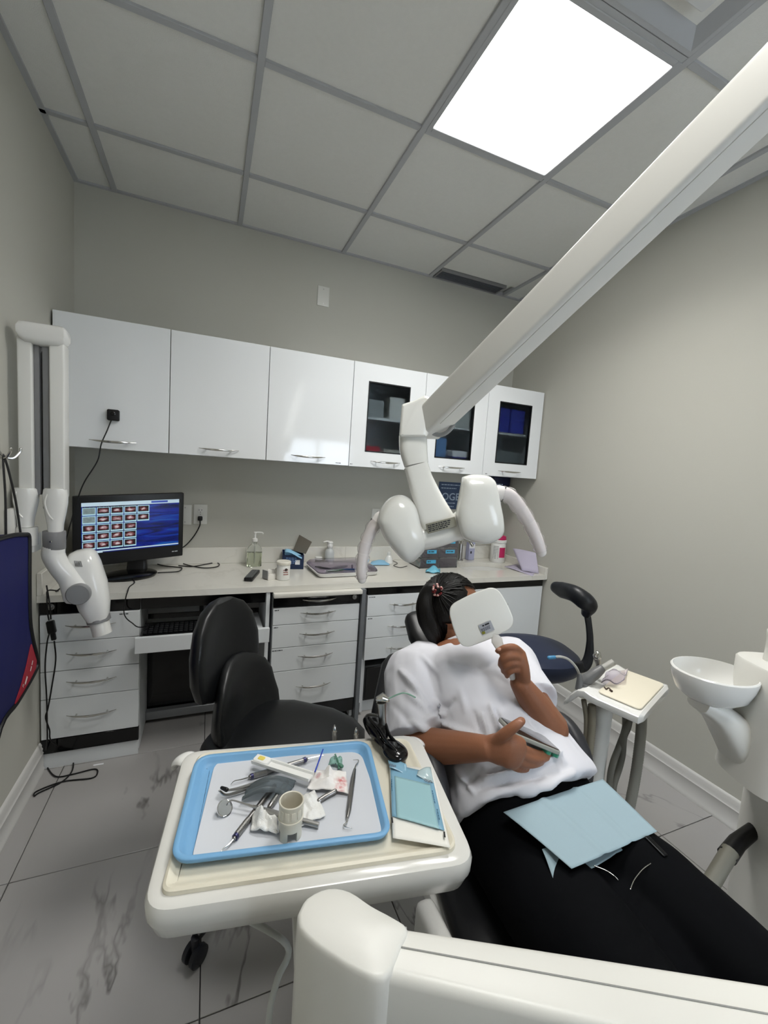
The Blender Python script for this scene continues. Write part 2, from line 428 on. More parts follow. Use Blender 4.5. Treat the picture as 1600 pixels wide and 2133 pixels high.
# ================================================================== WALL CABINETS
UY = 2.345; UZ0, UZ1 = 1.437, 2.025
ux = [-.652, -.187, .276, .738, 1.198, 1.656, 2.108]
FROST = mat('frosted_glass', '#c9d0d4', .28, trans=1., ior=1.12, spec=.4)
BLK = mat('pane_frame_black', '#101114', .4)
ulab = ['glossy white wall cabinet furthest left, a black webcam stuck on its door', 'plain glossy white wall cabinet, second from the left wall', 'glossy white wall cabinet left of the glazed ones, daylight mirrored in its door',
        'glazed white wall cabinet with red boxes behind its frosted pane', 'glazed white wall cabinet half hidden behind the lamp arm', 'glazed white wall cabinet at the right wall with blue boxes inside']
for i in range(6):
    x0, x1 = ux[i]+.0015, ux[i+1]-.0015
    t = thing('wall_cabinet', ulab[i], 'cabinet', ((x0+x1)/2, 2.52, UZ0), 'row of wall cabinets')
    th = .016
    for nm, q in (('side_panel', (x0, x0+th, UY+.02, YB-.001, UZ0, UZ1)), ('side_panel', (x1-th, x1, UY+.02, YB-.001, UZ0, UZ1)), ('bottom_panel', (x0+th, x1-th, UY+.02, YB-.001, UZ0, UZ0+th)), ('top_panel', (x0+th, x1-th, UY+.02, YB-.001, UZ1-th, UZ1)), ('back_panel', (x0+th, x1-th, YB-.012, YB-.001, UZ0+th, UZ1-th))):
        bm = BM(); box(bm, *q); mk(nm, bm, LAMSIDE, t)
    if i < 3:
        bm = BM(); box(bm, x0, x1, UY, UY+.018, UZ0, UZ1, .0012, 1); d = mk('door', bm, GLOSSW, t)
    else:
        gx0, gx1, gz0, gz1 = ux[i]+.092, ux[i]+.358, 1.525, 1.927
        bm = BM()
        for q in ((x0, gx0, UZ0, UZ1), (gx1, x1, UZ0, UZ1), (gx0, gx1, UZ0, gz0), (gx0, gx1, gz1, UZ1)): box(bm, q[0], q[1], UY, UY+.018, q[2], q[3])
        bmesh.ops.remove_doubles(bm, verts=bm.verts, dist=1e-5)
        d = mk('door', bm, GLOSSW, t, smooth=False)
        bm = BM(); f = .007
        for q in ((gx0, gx0+f, gz0, gz1), (gx1-f, gx1, gz0, gz1), (gx0+f, gx1-f, gz0, gz0+f), (gx0+f, gx1-f, gz1-f, gz1)): box(bm, q[0], q[1], UY-.001, UY+.019, q[2], q[3])
        mk('pane_frame', bm, BLK, d, smooth=False)
        bm = BM(); box(bm, gx0+f, gx1-f, UY+.006, UY+.010, gz0+f, gz1-f); mk('pane', bm, FROST, d)
        bm = BM(); box(bm, x0+th, x1-th, UY+.05, YB-.013, 1.72, 1.736); mk('shelf', bm, LAMSIDE, t)
    bow_handle('handle', ((-.42, .043, .502, .963, 1.419, 1.871)[i], UY, 1.474), .19, .004, d)
# contents seen through the frosted panes
def carton(name, c, size, col, label, rz=0., group='boxes inside the wall cabinets'):
    bm = BM(); M_ = Matrix.Translation(V(c)) @ Matrix.Rotation(rz, 4, 'Z'); s = size
    box(bm, -s[0]/2, s[0]/2, -s[1]/2, s[1]/2, 0, s[2], .002, 1, M_)
    box(bm, -s[0]/2-.0006, s[0]/2+.0006, -s[1]/2-.0006, s[1]/2+.0006, s[2]*.78, s[2]*.8, 0, 1, M_)
    return tag(mk(name, bm, mat('carton_'+col[1:], col, .6), None), label, 'box', group)
zi = UZ0+.016
carton('supply_box', (.89, 2.46, zi), (.10, .14, .11), '#b3263a', 'red box low behind the left frosted pane')
carton('supply_box', (1.03, 2.47, zi), (.12, .14, .10), '#b9b6ae', 'pale box low behind the left frosted pane')
carton('supply_box', (.90, 2.47, 1.736), (.11, .14, .10), '#8a8f90', 'grey box on the shelf behind the left frosted pane')
carton('supply_box', (1.04, 2.47, 1.736), (.1, .14, .13), '#c6c7c2', 'white box on the shelf behind the left frosted pane')
carton('supply_box', (1.34, 2.46, zi), (.11, .14, .2), '#5f86b8', 'tall light blue box behind the middle frosted pane')
carton('supply_box', (1.50, 2.46, zi), (.11, .14, .09), '#27308f', 'dark blue box low behind the middle frosted pane')
carton('supply_box', (1.50, 2.46, zi+.09), (.11, .14, .04), '#d6d8dc', 'white box on the dark blue box behind the middle pane')
carton('supply_box', (1.47, 2.46, 1.736), (.18, .14, .12), '#a9adab', 'pale grey box on the shelf behind the middle frosted pane')
for k, (x, z) in enumerate(((1.81, 1.736), (1.935, 1.736), (1.81, 1.816), (1.935, 1.816))):
    carton('supply_box', (x, 2.45, z), (.11, .13, .078), '#2c3aa0', ['lower left', 'lower right', 'upper left', 'upper right'][k]+' of four blue boxes behind the right frosted pane')
carton('supply_box', (1.87, 2.47, zi), (.2, .14, .16), '#6d7476', 'wide grey box low behind the right frosted pane')

# ================================================================== BASE CABINETS
FY = 2.165
bm = BM()
t = thing('countertop', 'long white quartz worktop with low upstands under the wall cabinets', 'counter', (.72, 2.43, .77))
CT0, CT1 = .77, .80
# slab with an oval sink cut-out, built as a ring of quads round the hole
scx, scy, sa, sb = 1.80, 2.44, .20, .125
n = 48; hole = [V((scx+sa*math.cos(2*math.pi*k/n), scy+sb*math.sin(2*math.pi*k/n), 0)) for k in range(n)]
bx0, bx1, by0, by1 = 1.5, 2.095, 2.15, 2.70
outer = []
for k in range(n):
    dx, dy = math.cos(2*math.pi*k/n), math.sin(2*math.pi*k/n)
    tx_ = ((bx1-scx) if dx > 0 else (bx0-scx))/dx if abs(dx) > 1e-6 else 9; ty_ = ((by1-scy) if dy > 0 else (by0-scy))/dy if abs(dy) > 1e-6 else 9
    s = min(tx_, ty_); outer.append(V((scx+dx*s, scy+dy*s, 0)))
for cx_, cy_ in ((bx0, by0), (bx1, by0), (bx1, by1), (bx0, by1)):
    k = min(range(n), key=lambda q: (outer[q]-V((cx_, cy_, 0))).length); outer[k] = V((cx_, cy_, 0))
Z = lambda l, z: [V((p.x, p.y, z)) for p in l]
loft(bm, [Z(hole, CT0), Z(hole, CT1), Z(outer, CT1), Z(outer, CT0)], loop=True)
box(bm, XL+.001, bx0, by0, by1, CT0, CT1)
mk('slab', bm, QUARTZ, t, smooth=False)
bm = BM(); box(bm, XL+.021, 2.095, 2.69, 2.709, CT1, .898, .002, 1); mk('backsplash', bm, QUARTZ, t)
bm = BM(); box(bm, XL+.001, XL+.021, 2.15, 2.709, CT1, .898, .002, 1); mk('side_splash', bm, QUARTZ, t)
bm = BM(); box(bm, 2.095, XR-.001, 2.15, 2.709, CT0, .85, .002, 1); mk('side_splash', bm, QUARTZ, t)
for x in (.22, .86, 1.45):
    bm = BM(); box(bm, x-.0008, x+.0008, 2.6892, 2.69, CT1, .898); mk('joint', bm, mat('joint_grey', '#a9a69d', .6), t)
# sink
sk = thing('sink', 'white oval basin sunk into the right end of the worktop', 'sink', (scx, scy, .66))
bm = BM()
rings = []
for s, z in ((1.0, .769), (1.0, .76), (.95, .70), (.8, .665), (.4, .655), (.1, .652)): rings.append([V((scx+(p.x-scx)*s, scy+(p.y-scy)*s, z)) for p in hole])
for s, z in ((.1, .642), (.45, .645), (.85, .655), (1.02, .70), (1.06, .769)): rings.append([V((scx+(p.x-scx)*s, scy+(p.y-scy)*s, z)) for p in hole])
loft(bm, rings, loop=True); mk('bowl', bm, PLASTG, sk)
bm = BM(); lathe(bm, [(.022, 0), (.022, .004), (.012, .006)], (scx, scy, .652)); mk('drain', bm, CHROME, sk)

def lock(c, parent, r=.014):
    bm = BM(); lathe(bm, [(r, 0), (r, .004), (r*.8, .006), (r*.75, .004), (r*.45, .004), (r*.45, .008), (r*.3, .009)], c, (0,-1,0), 20); return mk('lock', bm, STEEL, parent)
def drawer_unit(name, label, x0, x1, fy, zs, handles, top=None, base=(.075, .14), toe=True, hw=.19, group='drawer cabinets'):
    t = thing(name, label, 'cabinet', ((x0+x1)/2, 2.45, 0), group)
    bm = BM(); box(bm, x0, x0+.016, fy+.02, 2.68, .02, CT0-.001); mk('side_panel', bm, LAMSIDE, t)
    bm = BM(); box(bm, x1-.016, x1, fy+.02, 2.68, .02, CT0-.001); mk('side_panel', bm, LAMSIDE, t)
    bm = BM(); box(bm, x0+.016, x1-.016, 2.66, 2.68, .02, CT0-.001); mk('back_panel', bm, LAMSIDE, t)
    for k in range(len(zs)-1):
        bm = BM(); box(bm, x0+.001, x1-.001, fy, fy+.018, zs[k+1]+.0015, zs[k]-.0015, .0012, 1); d = mk('drawer', bm, LAMW, t)
        bm = BM(); box(bm, x0+.03, x1-.03, fy+.018, 2.6, zs[k+1]+.012, zs[k]-.03); mk('drawer_box', bm, LAMSIDE, d)
        if handles[k]: bow_handle('handle', ((x0+x1)/2 if handles[k] is True else handles[k][0], fy, (zs[k]+zs[k+1])/2+.012 if handles[k] is True else handles[k][1]), hw, .004, d)
    if base:
        bm = BM(); box(bm, x0, x1, fy+.002, fy+.02, base[0], base[1]-.001, .001, 1); mk('black_plinth', bm, BLACKG, t)
    if toe:
        bm = BM(); box(bm, x0+.002, x1-.002, fy+.012, fy+.03, 0, base[0]-.001 if base else .07); mk('toe_kick', bm, LAMW, t)
    return t
lu = drawer_unit('drawer_cabinet', 'white four-drawer cabinet against the left wall under the monitor', -.654, -.279, FY, [.71, .586, .454, .328, .142], [(-.467, .66), (-.464, .532), (-.464, .404), (-.464, .247)])
bm = BM(); box(bm, -.654, -.279, FY+.004, FY+.02, .712, CT0-.001, .001, 1); mk('black_rail', bm, BLACKG, lu)
lock((-.615, FY+.004, .745), lu)
# knee space: black boards, rail, keyboard shelf
kn = thing('knee_space_panels', 'black glossy boards lining the knee space behind the keyboard', 'panel', (0, 2.5, 0))
bm = BM(); box(bm, -.278, .283, 2.45, 2.465, .06, CT0-.002); mk('back_board', bm, BLACKG, kn)
bm = BM(); box(bm, -.278, .283, FY+.03, FY+.045, .705, CT0-.002); mk('apron', bm, BLACKG, kn)
bm = BM(); box(bm, -.278, .283, 2.40, 2.44, .03, .075, .003, 1); mk('foot_rail', bm, GREYM, kn)
bm = BM(); box(bm, -.278, .283, 2.43, 2.449, .60, .66); mk('cross_rail', bm, PLASTGREY, kn)
for q in (-.03, .06):
    bm = BM(); box(bm, q, q+.02, 2.36, 2.40, .62, .72); mk('bracket', bm, PLASTB, kn)
ks = thing('keyboard_shelf', 'white pull-out keyboard shelf in the knee space', 'shelf', (0, 2.2, .55))
bm = BM(); box(bm, -.272, .272, 2.10, 2.39, .57, .586, .001, 1); mk('board', bm, LAMSIDE, ks)
bm = BM(); box(bm, -.288, .296, 2.08, 2.10, .536, .609, .002, 1); mk('front_panel', bm, LAMW, ks)
for q in (-.277, .267):
    bm = BM(); box(bm, q, q+.006, 2.1, 2.4, .555, .57); mk('runner', bm, STEEL, ks)
kb = thing('keyboard', 'black computer keyboard on the white pull-out shelf', 'keyboard', (-.05, 2.2, .586))
bm = BM(); rrprism(bm, Matrix.Translation((-.06, 2.19, .5925)) @ Matrix.Rotation(math.radians(4), 4, 'X'), .42, .15, .016, .008, .004); mk('case', bm, PLASTB, kb)
kmesh = None
for r in range(5):
    for c_ in range(19):
        if c_ in (14,): continue
        p = V((-.06-.195+c_*.0213, 2.135+r*.0222+.003, .6035+r*.0016+.003))
        if kmesh is None:
            bm = BM(); rrprism(bm, Matrix.Identity(4), .0175, .018, .006, .003, .0015, n=2); k0 = mk('key', bm, mat('key_black', '#17181b', .4), kb); kmesh = k0.data; k0.location = p
        else:
            k1 = bpy.data.objects.new('key', kmesh); COL.objects.link(k1); adopt(k1, kb); k1.location = p
bm = BM(); box(bm, .284, .302, FY-.01, 2.68, 0, CT0-.001, .001, 1); tag(mk('divider_panel', bm, LAMW), 'white upright board between the knee space and the middle drawers', 'panel')
# middle mobile pedestal
mu_ = drawer_unit('drawer_cabinet', 'middle white drawer cabinet with its own slab top and black top drawer', .318, .786, 2.145, [.686, .595, .471, .343, .14], [(.553, .655), (.553, .542), (.55, .42), (.547, .252)], base=(.065, .139), toe=False)
bm = BM(); box(bm, .316, .79, 2.118, 2.66, .745, .7685, .004, 2); mk('top_slab', bm, QUARTZ, mu_)
bm = BM(); box(bm, .319, .785, 2.147, 2.165, .69, .743, .001, 1); d = mk('black_drawer', bm, BLACKG, mu_); bow_handle('handle', (.557, 2.147, .724), .18, .004, d)
lock((.755, 2.147, .724), mu_)
for x in (.36, .74):
    for y in (2.22, 2.6):
        bm = BM(); lathe(bm, [(.02, -.008), (.022, -.006), (.022, .006), (.02, .008)], (x, y, .022), (0, 1, 0), 16); box(bm, x-.012, x+.012, y-.012, y+.012, .03, .064); mk('caster', bm, PLASTB, mu_)
bm = BM(); box(bm, .79, .812, 2.125, 2.68, 0, CT0-.001, .001, 1); tag(mk('divider_panel', bm, mat('grey_laminate', '#6c7074', .3)), 'dark grey upright board between the middle and right drawers', 'panel')
# right drawers, open bay below
ru = drawer_unit('drawer_cabinet', 'right-hand white three-drawer cabinet over an open bay, behind the patient', .838, 1.33, FY, [.722, .597, .469, .34], [(1.065, .665), (1.065, .535), (1.065, .405)], base=None, toe=False)
bm = BM(); box(bm, .838, 1.33, FY+.004, FY+.02, .724, CT0-.001); mk('black_rail', bm, BLACKG, ru)
bm = BM(); box(bm, .814, .838, FY+.015, 2.6, .08, .34); mk('stile', bm, LAMW, ru)
bm = BM(); box(bm, .82, 1.33, FY+.06, 2.62, .0, .075); mk('toe_kick', bm, LAMW, ru)
bm = BM(); box(bm, .838, 1.33, 2.62, 2.63, .075, .34); mk('bay_back', bm, BLACKM, ru)
pc = thing('computer_tower', 'dark computer box lying in the open bay under the right drawers', 'computer', (1.0, 2.4, .08))
bm = BM(); box(bm, .86, 1.2, 2.2, 2.58, .076, .29, .006, 2); mk('case', bm, mat('tower_grey', '#3a3c3e', .45), pc)
bm = BM(); box(bm, .868, 1.192, 2.192, 2.2, .085, .28, .003, 1); mk('front_bezel', bm, PLASTB, pc)
bm = BM(); box(bm, .855, .86, 2.24, 2.54, .10, .27, .002, 1); mk('side_vent', bm, PLASTGREY, pc)
sc_ = thing('sink_cabinet', 'white sink cabinet with plain doors at the right wall', 'cabinet', (1.72, 2.43, 0), 'drawer cabinets')
bm = BM(); box(bm, 1.332, 1.35, FY+.02, 2.68, .02, CT0-.001); mk('side_panel', bm, LAMSIDE, sc_)
bm = BM(); box(bm, 2.077, 2.095, FY+.02, 2.68, .02, CT0-.001); mk('side_panel', bm, LAMSIDE, sc_)
bm = BM(); box(bm, 1.332, 2.095, FY+.004, FY+.02, .724, CT0-.001); mk('black_rail', bm, BLACKG, sc_)
for x0, x1, hx in ((1.333, 1.712, 1.66), (1.714, 2.094, 1.77)):
    bm = BM(); box(bm, x0, x1, FY, FY+.018, .142, .722, .0012, 1); d = mk('door', bm, LAMW, sc_); bow_handle('handle', (hx, FY, .62), .09, .003, d)
bm = BM(); box(bm, 1.333, 2.094, FY+.002, FY+.02, .075, .14); mk('black_plinth', bm, BLACKG, sc_)
bm = BM(); box(bm, 1.335, 2.092, FY+.03, FY+.045, 0, .074); mk('toe_kick', bm, LAMW, sc_)

# ================================================================== PRINT AND PLATES
def scribble(name, O, u, v, w, h, rows, m, parent, seed=1, fill=.8, nrm=None):
    """small print: rows of word-like bars on a plane; O is the top left corner"""
    r = random.Random(seed); bm = BM(); u = _n(V(u)); v = _n(V(v)); nn = u.cross(v) if nrm is None else V(nrm)
    for k in range(rows):
        x = 0.; y0 = h*(k+.2)/rows; y1 = h*(k+.8)/rows
        while x < w*fill*(1-.35*r.random()*(k == rows-1)):
            l = h/rows*(.5+1.6*r.random()); l = min(l, w-x)
            vs = [bm.verts.new(V(O)+u*a+v*(-b)+nn*.0004) for a, b in ((x, y0), (x+l, y0), (x+l, y1), (x, y1))]
            bm.faces.new(vs); x += l + h/rows*.35
            if l <= 0: break
    return mk(name, bm, m, parent, smooth=False)
UX, UZ_ = V((1,0,0)), V((0,0,1))
for par, x, zt, w_, sd in ((mu_, .326, .678, .035, 1), (mu_, .326, .587, .03, 2), (mu_, .322, .463, .065, 3), (ru, .846, .714, .06, 4), (ru, .846, .589, .045, 5), (lu, -.36, .70, .045, 6)):
    scribble('printed_label', (x, (2.145 if par is mu_ else FY)-.0004, zt), UX, UZ_, w_, .007, 1, INK, par, sd, nrm=(0,-1,0))
for x, w_ in ((.66, .035), (.745, .015), (1.68, .02)):
    cabs = [o for o in COL.objects if o.name.startswith('wall_cabinet')]
    c_ = min(cabs, key=lambda o: abs(o.location.x-x)); scribble('printed_label', (x, UY-.0004, 1.452), UX, UZ_, w_, .006, 1, INK, c_, int(x*100), nrm=(0,-1,0))

def wall_plate(label, x, z, w=.075, h=.118, sockets=False, name='wall_plate', y=YB):
    t = thing(name, label, 'socket' if sockets else 'wall plate', (x, y, z), 'wall plates on the back wall')
    M_ = frame((x, y, z), (1,0,0), (0,0,1))
    bm = BM(); rrprism(bm, M_, w, h, .006, .004, .003); mk('plate', bm, mat('plate_white', '#d8d8d2', .35), t)
    if sockets:
        for dz in (.022, -.022):
            bm = BM(); rrprism(bm, Matrix.Translation((0, -.0055, dz)) @ M_, .034, .03, .0025, .012, .001); f = mk('socket_face', bm, PLASTW, t)
            bm = BM()
            for dx in (-.007, .007): box(bm, x+dx-.0012, x+dx+.0012, y-.0086, y-.008, z+dz-.001, z+dz+.008)
            box(bm, x-.002, x+.002, y-.0086, y-.008, z+dz-.011, z+dz-.007); mk('slot', bm, BLACKM, f)
    bm = BM()
    for dz in ((-.042, .042) if not sockets else (0,)): lathe(bm, [(.0035, 0), (.0032, .001), (.001, .0012)], (x, y-.006, z+dz), (0,-1,0), 10)
    mk('screw', bm, STEEL, t); return t
wall_plate('blank white plate high on the back wall above the cabinets', .624, 2.47)
wall_plate('white double socket beside the monitor with a black plug in it', -.043, 1.095, sockets=True, name='wall_socket')
wall_plate('white plate half hidden behind the monitor edge', -.125, 1.09, .07)
wall_plate('white plate on the back wall behind the left lamp pod', 1.075, 1.10)
pl = thing('power_plug', 'black power plug and cord in the socket beside the monitor', 'plug', (-.043, 2.69, 1.073))
bm = BM(); rrprism(bm, frame((-.043, YB-.008, 1.073), (1,0,0), (0,0,1)), .026, .026, .03, .006, .004); mk('plug_body', bm, PLASTB, pl)
bm = BM(); tube(bm, [(-.043, 2.672, 1.062), (-.045, 2.665, 1.03), (-.075, 2.66, .97), (-.12, 2.62, .92), (-.17, 2.58, .90)], .0035); mk('cord', bm, CABLE, pl)
# notice on the wall under the glazed cabinets
a, b = onY(915, 1003, YB-.001), onY(985, 1062, YB-.001)
po = thing('wall_notice', 'dark blue notice with pale lettering on the wall behind the lamp', 'sign', ((a.x+b.x)/2, YB, b.z))
bm = BM(); box(bm, a.x, b.x, YB-.003, YB-.0005, b.z, a.z); mk('sheet', bm, mat('notice_blue', '#3d5070', .55), po)
NL = mat('notice_pale', '#aebfd2', .6)
Mt = frame(((a.x+b.x)/2-.02, YB-.0034, (a.z+b.z)/2-.01), (1,0,0), (0,0,1)); text_obj('lettering', 'OGEN', .075, Mt, NL, po, bold=.001)
for k, z in enumerate((a.z-.02, a.z-.045, b.z+.045, b.z+.02)): scribble('small_print', (a.x+.02, YB-.0034, z+.006), UX, UZ_, .2, .012, 1, NL, po, 20+k, nrm=(0,-1,0))
a, b = onY(1031, 997, 2.6), onY(1062, 1018, 2.6)
dp = thing('dispenser', 'dark navy dispenser hung below the right-hand wall cabinet', 'dispenser', ((a.x+b.x)/2, 2.64, b.z))
bm = BM(); box(bm, a.x, b.x, 2.6, YB-.001, b.z-.01, UZ0-.001, .006, 2); mk('case', bm, mat('navy_plastic', '#1a2140', .4), dp)
scribble('small_print', (a.x+.02, 2.5995, b.z+.035), UX, UZ_, .07, .03, 2, NL, dp, 31, nrm=(0,-1,0))

# ================================================================== MONITOR
TLm, TRm = V((-.594, 2.40, 1.203)), V((-.124, 2.535, 1.231)); mu = _n(TRm-TLm); mw = (TRm-TLm).length; mh = .347
mn = _n(V((mu.x, mu.y, 0))).cross(V((0,0,1)))          # towards the viewer (-y)
if mn.y > 0: mn = -mn
cM = (TLm+TRm)/2 - V((0,0,mh/2))
mo = thing('computer_monitor', 'black all-in-one computer monitor showing a grid of dental photos', 'monitor', (cM.x, cM.y, .80))
Fm = frame(cM, mu, (0,0,1))        # local z = towards the viewer?
sgn = 1 if (Fm.to_3x3() @ V((0,0,1))).dot(mn) > 0 else -1
def mp(x, y, d): return cM + mu*x + V((0,0,1))*y + mn*d
bm = BM()
poly = roundpoly([mp(-mw/2, -mh/2, -.045), mp(mw/2, -mh/2, -.045), mp(mw/2, mh/2, -.045), mp(-mw/2, mh/2, -.045)], .006, 3); slab(bm, poly, mn, .045, .004); mk('housing', bm, PLASTB, mo)
sx0, sx1, sy0, sy1 = -mw/2+.034, mw/2-.024, -mh/2+.064, mh/2-.033
SCR = bpy.data.materials.new('screen_picture'); SCR.use_nodes = True; nt = SCR.node_tree; N = nt.nodes; L = nt.links
pb = N['Principled BSDF']; pb.inputs['Base Color'].default_value = (0, 0, 0, 1); pb.inputs['Roughness'].default_value = .25
uv = N.new('ShaderNodeUVMap'); sep = N.new('ShaderNodeSeparateXYZ'); L.new(uv.outputs[0], sep.inputs[0])
wv = N.new('ShaderNodeTexNoise'); wv.inputs['Scale'].default_value = 3.0; wv.inputs['Detail'].default_value = 3; wv.inputs['Distortion'].default_value = 1.2
mpn = N.new('ShaderNodeMapping'); mpn.inputs['Rotation'].default_value = (0, 0, -.35); mpn.inputs['Scale'].default_value = (.6, 3.2, 1); L.new(uv.outputs[0], mpn.inputs[0]); L.new(mpn.outputs[0], wv.inputs['Vector'])
cr = N.new('ShaderNodeValToRGB'); e = cr.color_ramp.elements; e[0].position = .35; e[0].color = lin('#020a3a'); e[1].position = .72; e[1].color = lin('#0f62b8')
e2 = cr.color_ramp.elements.new(.55); e2.color = lin('#04219a')
L.new(wv.outputs['Fac'], cr.inputs[0]); L.new(cr.outputs[0], pb.inputs['Emission Color']); pb.inputs['Emission Strength'].default_value = .3
def quad(bm, pts, uvs=None):
    f = bm.faces.new([bm.verts.new(p) for p in pts])
    if uvs:
        ul = bm.loops.layers.uv.verify()
        for l, q in zip(f.loops, uvs): l[ul].uv = q
    return f
bm = BM(); quad(bm, [mp(sx0, sy0, .0008), mp(sx1, sy0, .0008), mp(sx1, sy1, .0008), mp(sx0, sy1, .0008)], [(0,0),(1,0),(1,1),(0,1)]); scr = mk('screen', bm, SCR, mo, smooth=False)
def emat(name, col, s=.45): return mat(name, col, .3, emit=s)
sw, sh = sx1-sx0, sy1-sy0
def sq(x0, y0, x1, y1, d=.0012): return [mp(sx0+sw*x0, sy0+sh*y0, d), mp(sx0+sw*x1, sy0+sh*y0, d), mp(sx0+sw*x1, sy0+sh*y1, d), mp(sx0+sw*x0, sy0+sh*y1, d)]
BAR = emat('screen_bar', '#9fb2bd', .36)
bm = BM(); quad(bm, sq(0, .925, 1, 1)); mk('tool_bar', bm, BAR, scr, smooth=False)
bm = BM(); quad(bm, sq(0, .0, .2, .045)); quad(bm, sq(.2, .02, 1, .045)); bmesh.ops.remove_doubles(bm, verts=bm.verts, dist=1e-5); mk('task_bar', bm, BAR, scr, smooth=False)
bm = BM(); quad(bm, sq(.69, .945, .87, .985, .0015)); mk('window_icons', bm, emat('screen_navy', '#2b3f8c', .4), scr, smooth=False)
scribble('tool_row', mp(sx0+.006, sy1-.018, .0016), mu, UZ_, .2, .008, 1, mat('screen_ink', '#10161c', .5), scr, 41, nrm=mn)
THF = emat('thumbnail_frame', '#8fb0bb', .36)
TOOTH = bpy.data.materials.new('tooth_photo'); TOOTH.use_nodes = True; nt = TOOTH.node_tree; N = nt.nodes; L = nt.links
pb = N['Principled BSDF']; pb.inputs['Base Color'].default_value = (0, 0, 0, 1)
uv = N.new('ShaderNodeUVMap'); oi = N.new('ShaderNodeObjectInfo')
m1 = N.new('ShaderNodeMapping'); m1.inputs['Location'].default_value = (-.5, -.5, 0); L.new(uv.outputs[0], m1.inputs[0])
nz = N.new('ShaderNodeTexNoise'); nz.noise_dimensions = '4D'; nz.inputs['Scale'].default_value = 3.2; nz.inputs['Detail'].default_value = 3
mm = N.new('ShaderNodeMath'); mm.operation = 'MULTIPLY'; mm.inputs[1].default_value = 50; L.new(oi.outputs['Random'], mm.inputs[0]); L.new(mm.outputs[0], nz.inputs['W']); L.new(uv.outputs[0], nz.inputs['Vector'])
ln = N.new('ShaderNodeVectorMath'); ln.operation = 'LENGTH'; L.new(m1.outputs[0], ln.inputs[0])
sb = N.new('ShaderNodeMath'); sb.operation = 'MULTIPLY_ADD'; sb.inputs[1].default_value = -1.0; L.new(ln.outputs['Value'], sb.inputs[0])
L.new(nz.outputs['Fac'], sb.inputs[2])
cr = N.new('ShaderNodeValToRGB'); cr.color_ramp.elements[0].position = .02; cr.color_ramp.elements[0].color = lin('#12060a'); cr.color_ramp.elements[1].position = .44; cr.color_ramp.elements[1].color = lin('#d8cfd0')
q = cr.color_ramp.elements.new(.16); q.color = lin('#5c1420'); q = cr.color_ramp.elements.new(.28); q.color = lin('#9a6b70')
L.new(sb.outputs[0], cr.inputs[0]); L.new(cr.outputs[0], pb.inputs['Emission Color']); pb.inputs['Emission Strength'].default_value = .33
XR_ = mat('xray_photo', '#6f7f80', .4, emit=.25, var=.6, vscale=90)
for r in range(5):
    for c_ in range(5 if r < 2 else 4):
        x0, y1 = .008+c_*.134, .905-r*.168
        bm = BM(); quad(bm, sq(x0, y1-.155, x0+.126, y1)); th = mk('thumbnail', bm, THF, scr, smooth=False)
        bm = BM(); quad(bm, sq(x0+.008, y1-.127, x0+.118, y1-.014, .0015), [(0,0),(1,0),(1,1),(0,1)]); mk('tooth_picture', bm, XR_ if (c_ == 0 and r < 2) else TOOTH, th, smooth=False)
scribble('maker_name', mp(mw/2-.055, -mh/2+.034, .0004), mu, UZ_, .034, .008, 1, mat('silver_print', '#b8bcc0', .5), mo, 51, nrm=mn)
bm = BM(); scx_, scy_ = cM.x+.02, cM.y-.005
sweep(bm, [V((scx_, scy_+.05, .81)), V((scx_, scy_+.055, .87)), V((scx_, scy_+.06, 1.0))], [(.022, .05), (.02, .045), (.02, .045)], 16, up=(0,1,0), e=4); mk('stand_neck', bm, PLASTB, mo)
bm = BM(); B0 = V((-.372, 2.435, .8005)); rings = []
for s, z in ((.96, 0), (1, .004), (1, .010), (.93, .016), (.5, .022), (.2, .024)): rings.append(ring(B0+V((0,0,z)), mu, V((-mu.y, mu.x, 0)), .135*s, .10*s, 36))
loft(bm, rings); mk('stand_base', bm, mat('gloss_black_base', '#050506', .2), mo)

# cables on the worktop
def cable(name, label, pts, r=.003, group='loose cables', k=6, m=CABLE, cat='cable'):
    bm = BM(); tube(bm, pts, r, 8, k); return tag(mk(name, bm, m), label, cat, group)
zc = .8035
T = lambda px, py, z=zc: onZ(px, py, z)
cable('cable', 'black cable looping right from behind the monitor across the worktop', [T(352,1168), T(375,1172), T(395,1178), T(425,1183), T(450,1181), T(457,1176), T(450,1172), T(430,1175), T(400,1180), T(372,1178)])
cable('cable', 'black cable snaking beside the monitor foot', [T(318,1172), T(340,1178), T(365,1181), T(379,1183), T(372,1190), T(350,1192), T(328,1193)])
cable('cable', 'thin black cable from the monitor foot over the worktop edge to the keyboard', [T(278,1208), T(280,1214), T(270,1222), onY(266,1232,2.143), onY(262,1245,2.14), onY(258,1270,2.13), onY(262,1286,2.11), onY(275,1302,2.09)+V((0,0,.01)), onY(292,1312,2.10)+V((0,0,.012)), V((-.21, 2.24, .615))], .0025)

# ================================================================== WORKTOP THINGS
CLEAR = mat('clear_plastic', '#f2f6f4', .06, trans=1, ior=1.25)
GEL = mat('clear_gel', '#e9eddc', .02, trans=1, ior=1.33)
def at_counter(px, py): return onZ(px, py, .8)
c = V((.262, 2.60, .80))
t = thing('sanitizer_bottle', 'clear pump bottle of hand gel standing at the backsplash', 'bottle', c)
bm = BM(); rings = []
for s, z in ((.9, .0005), (1, .004), (1, .09), (.93, .112), (.62, .128), (.36, .138), (.34, .15)): rings.append(ring(c+V((0,0,z)), V((1,0,0)), V((0,1,0)), .043*s, .026*s if s > .5 else .03*s*1.3, 28, 2.6))
loft(bm, rings); mk('bottle_body', bm, CLEAR, t)
bm = BM(); rings = [ring(c+V((0,0,z)), V((1,0,0)), V((0,1,0)), .040*s, .023*s, 24, 2.6) for s, z in ((.9, .003), (1, .006), (1, .085), (.98, .086))]
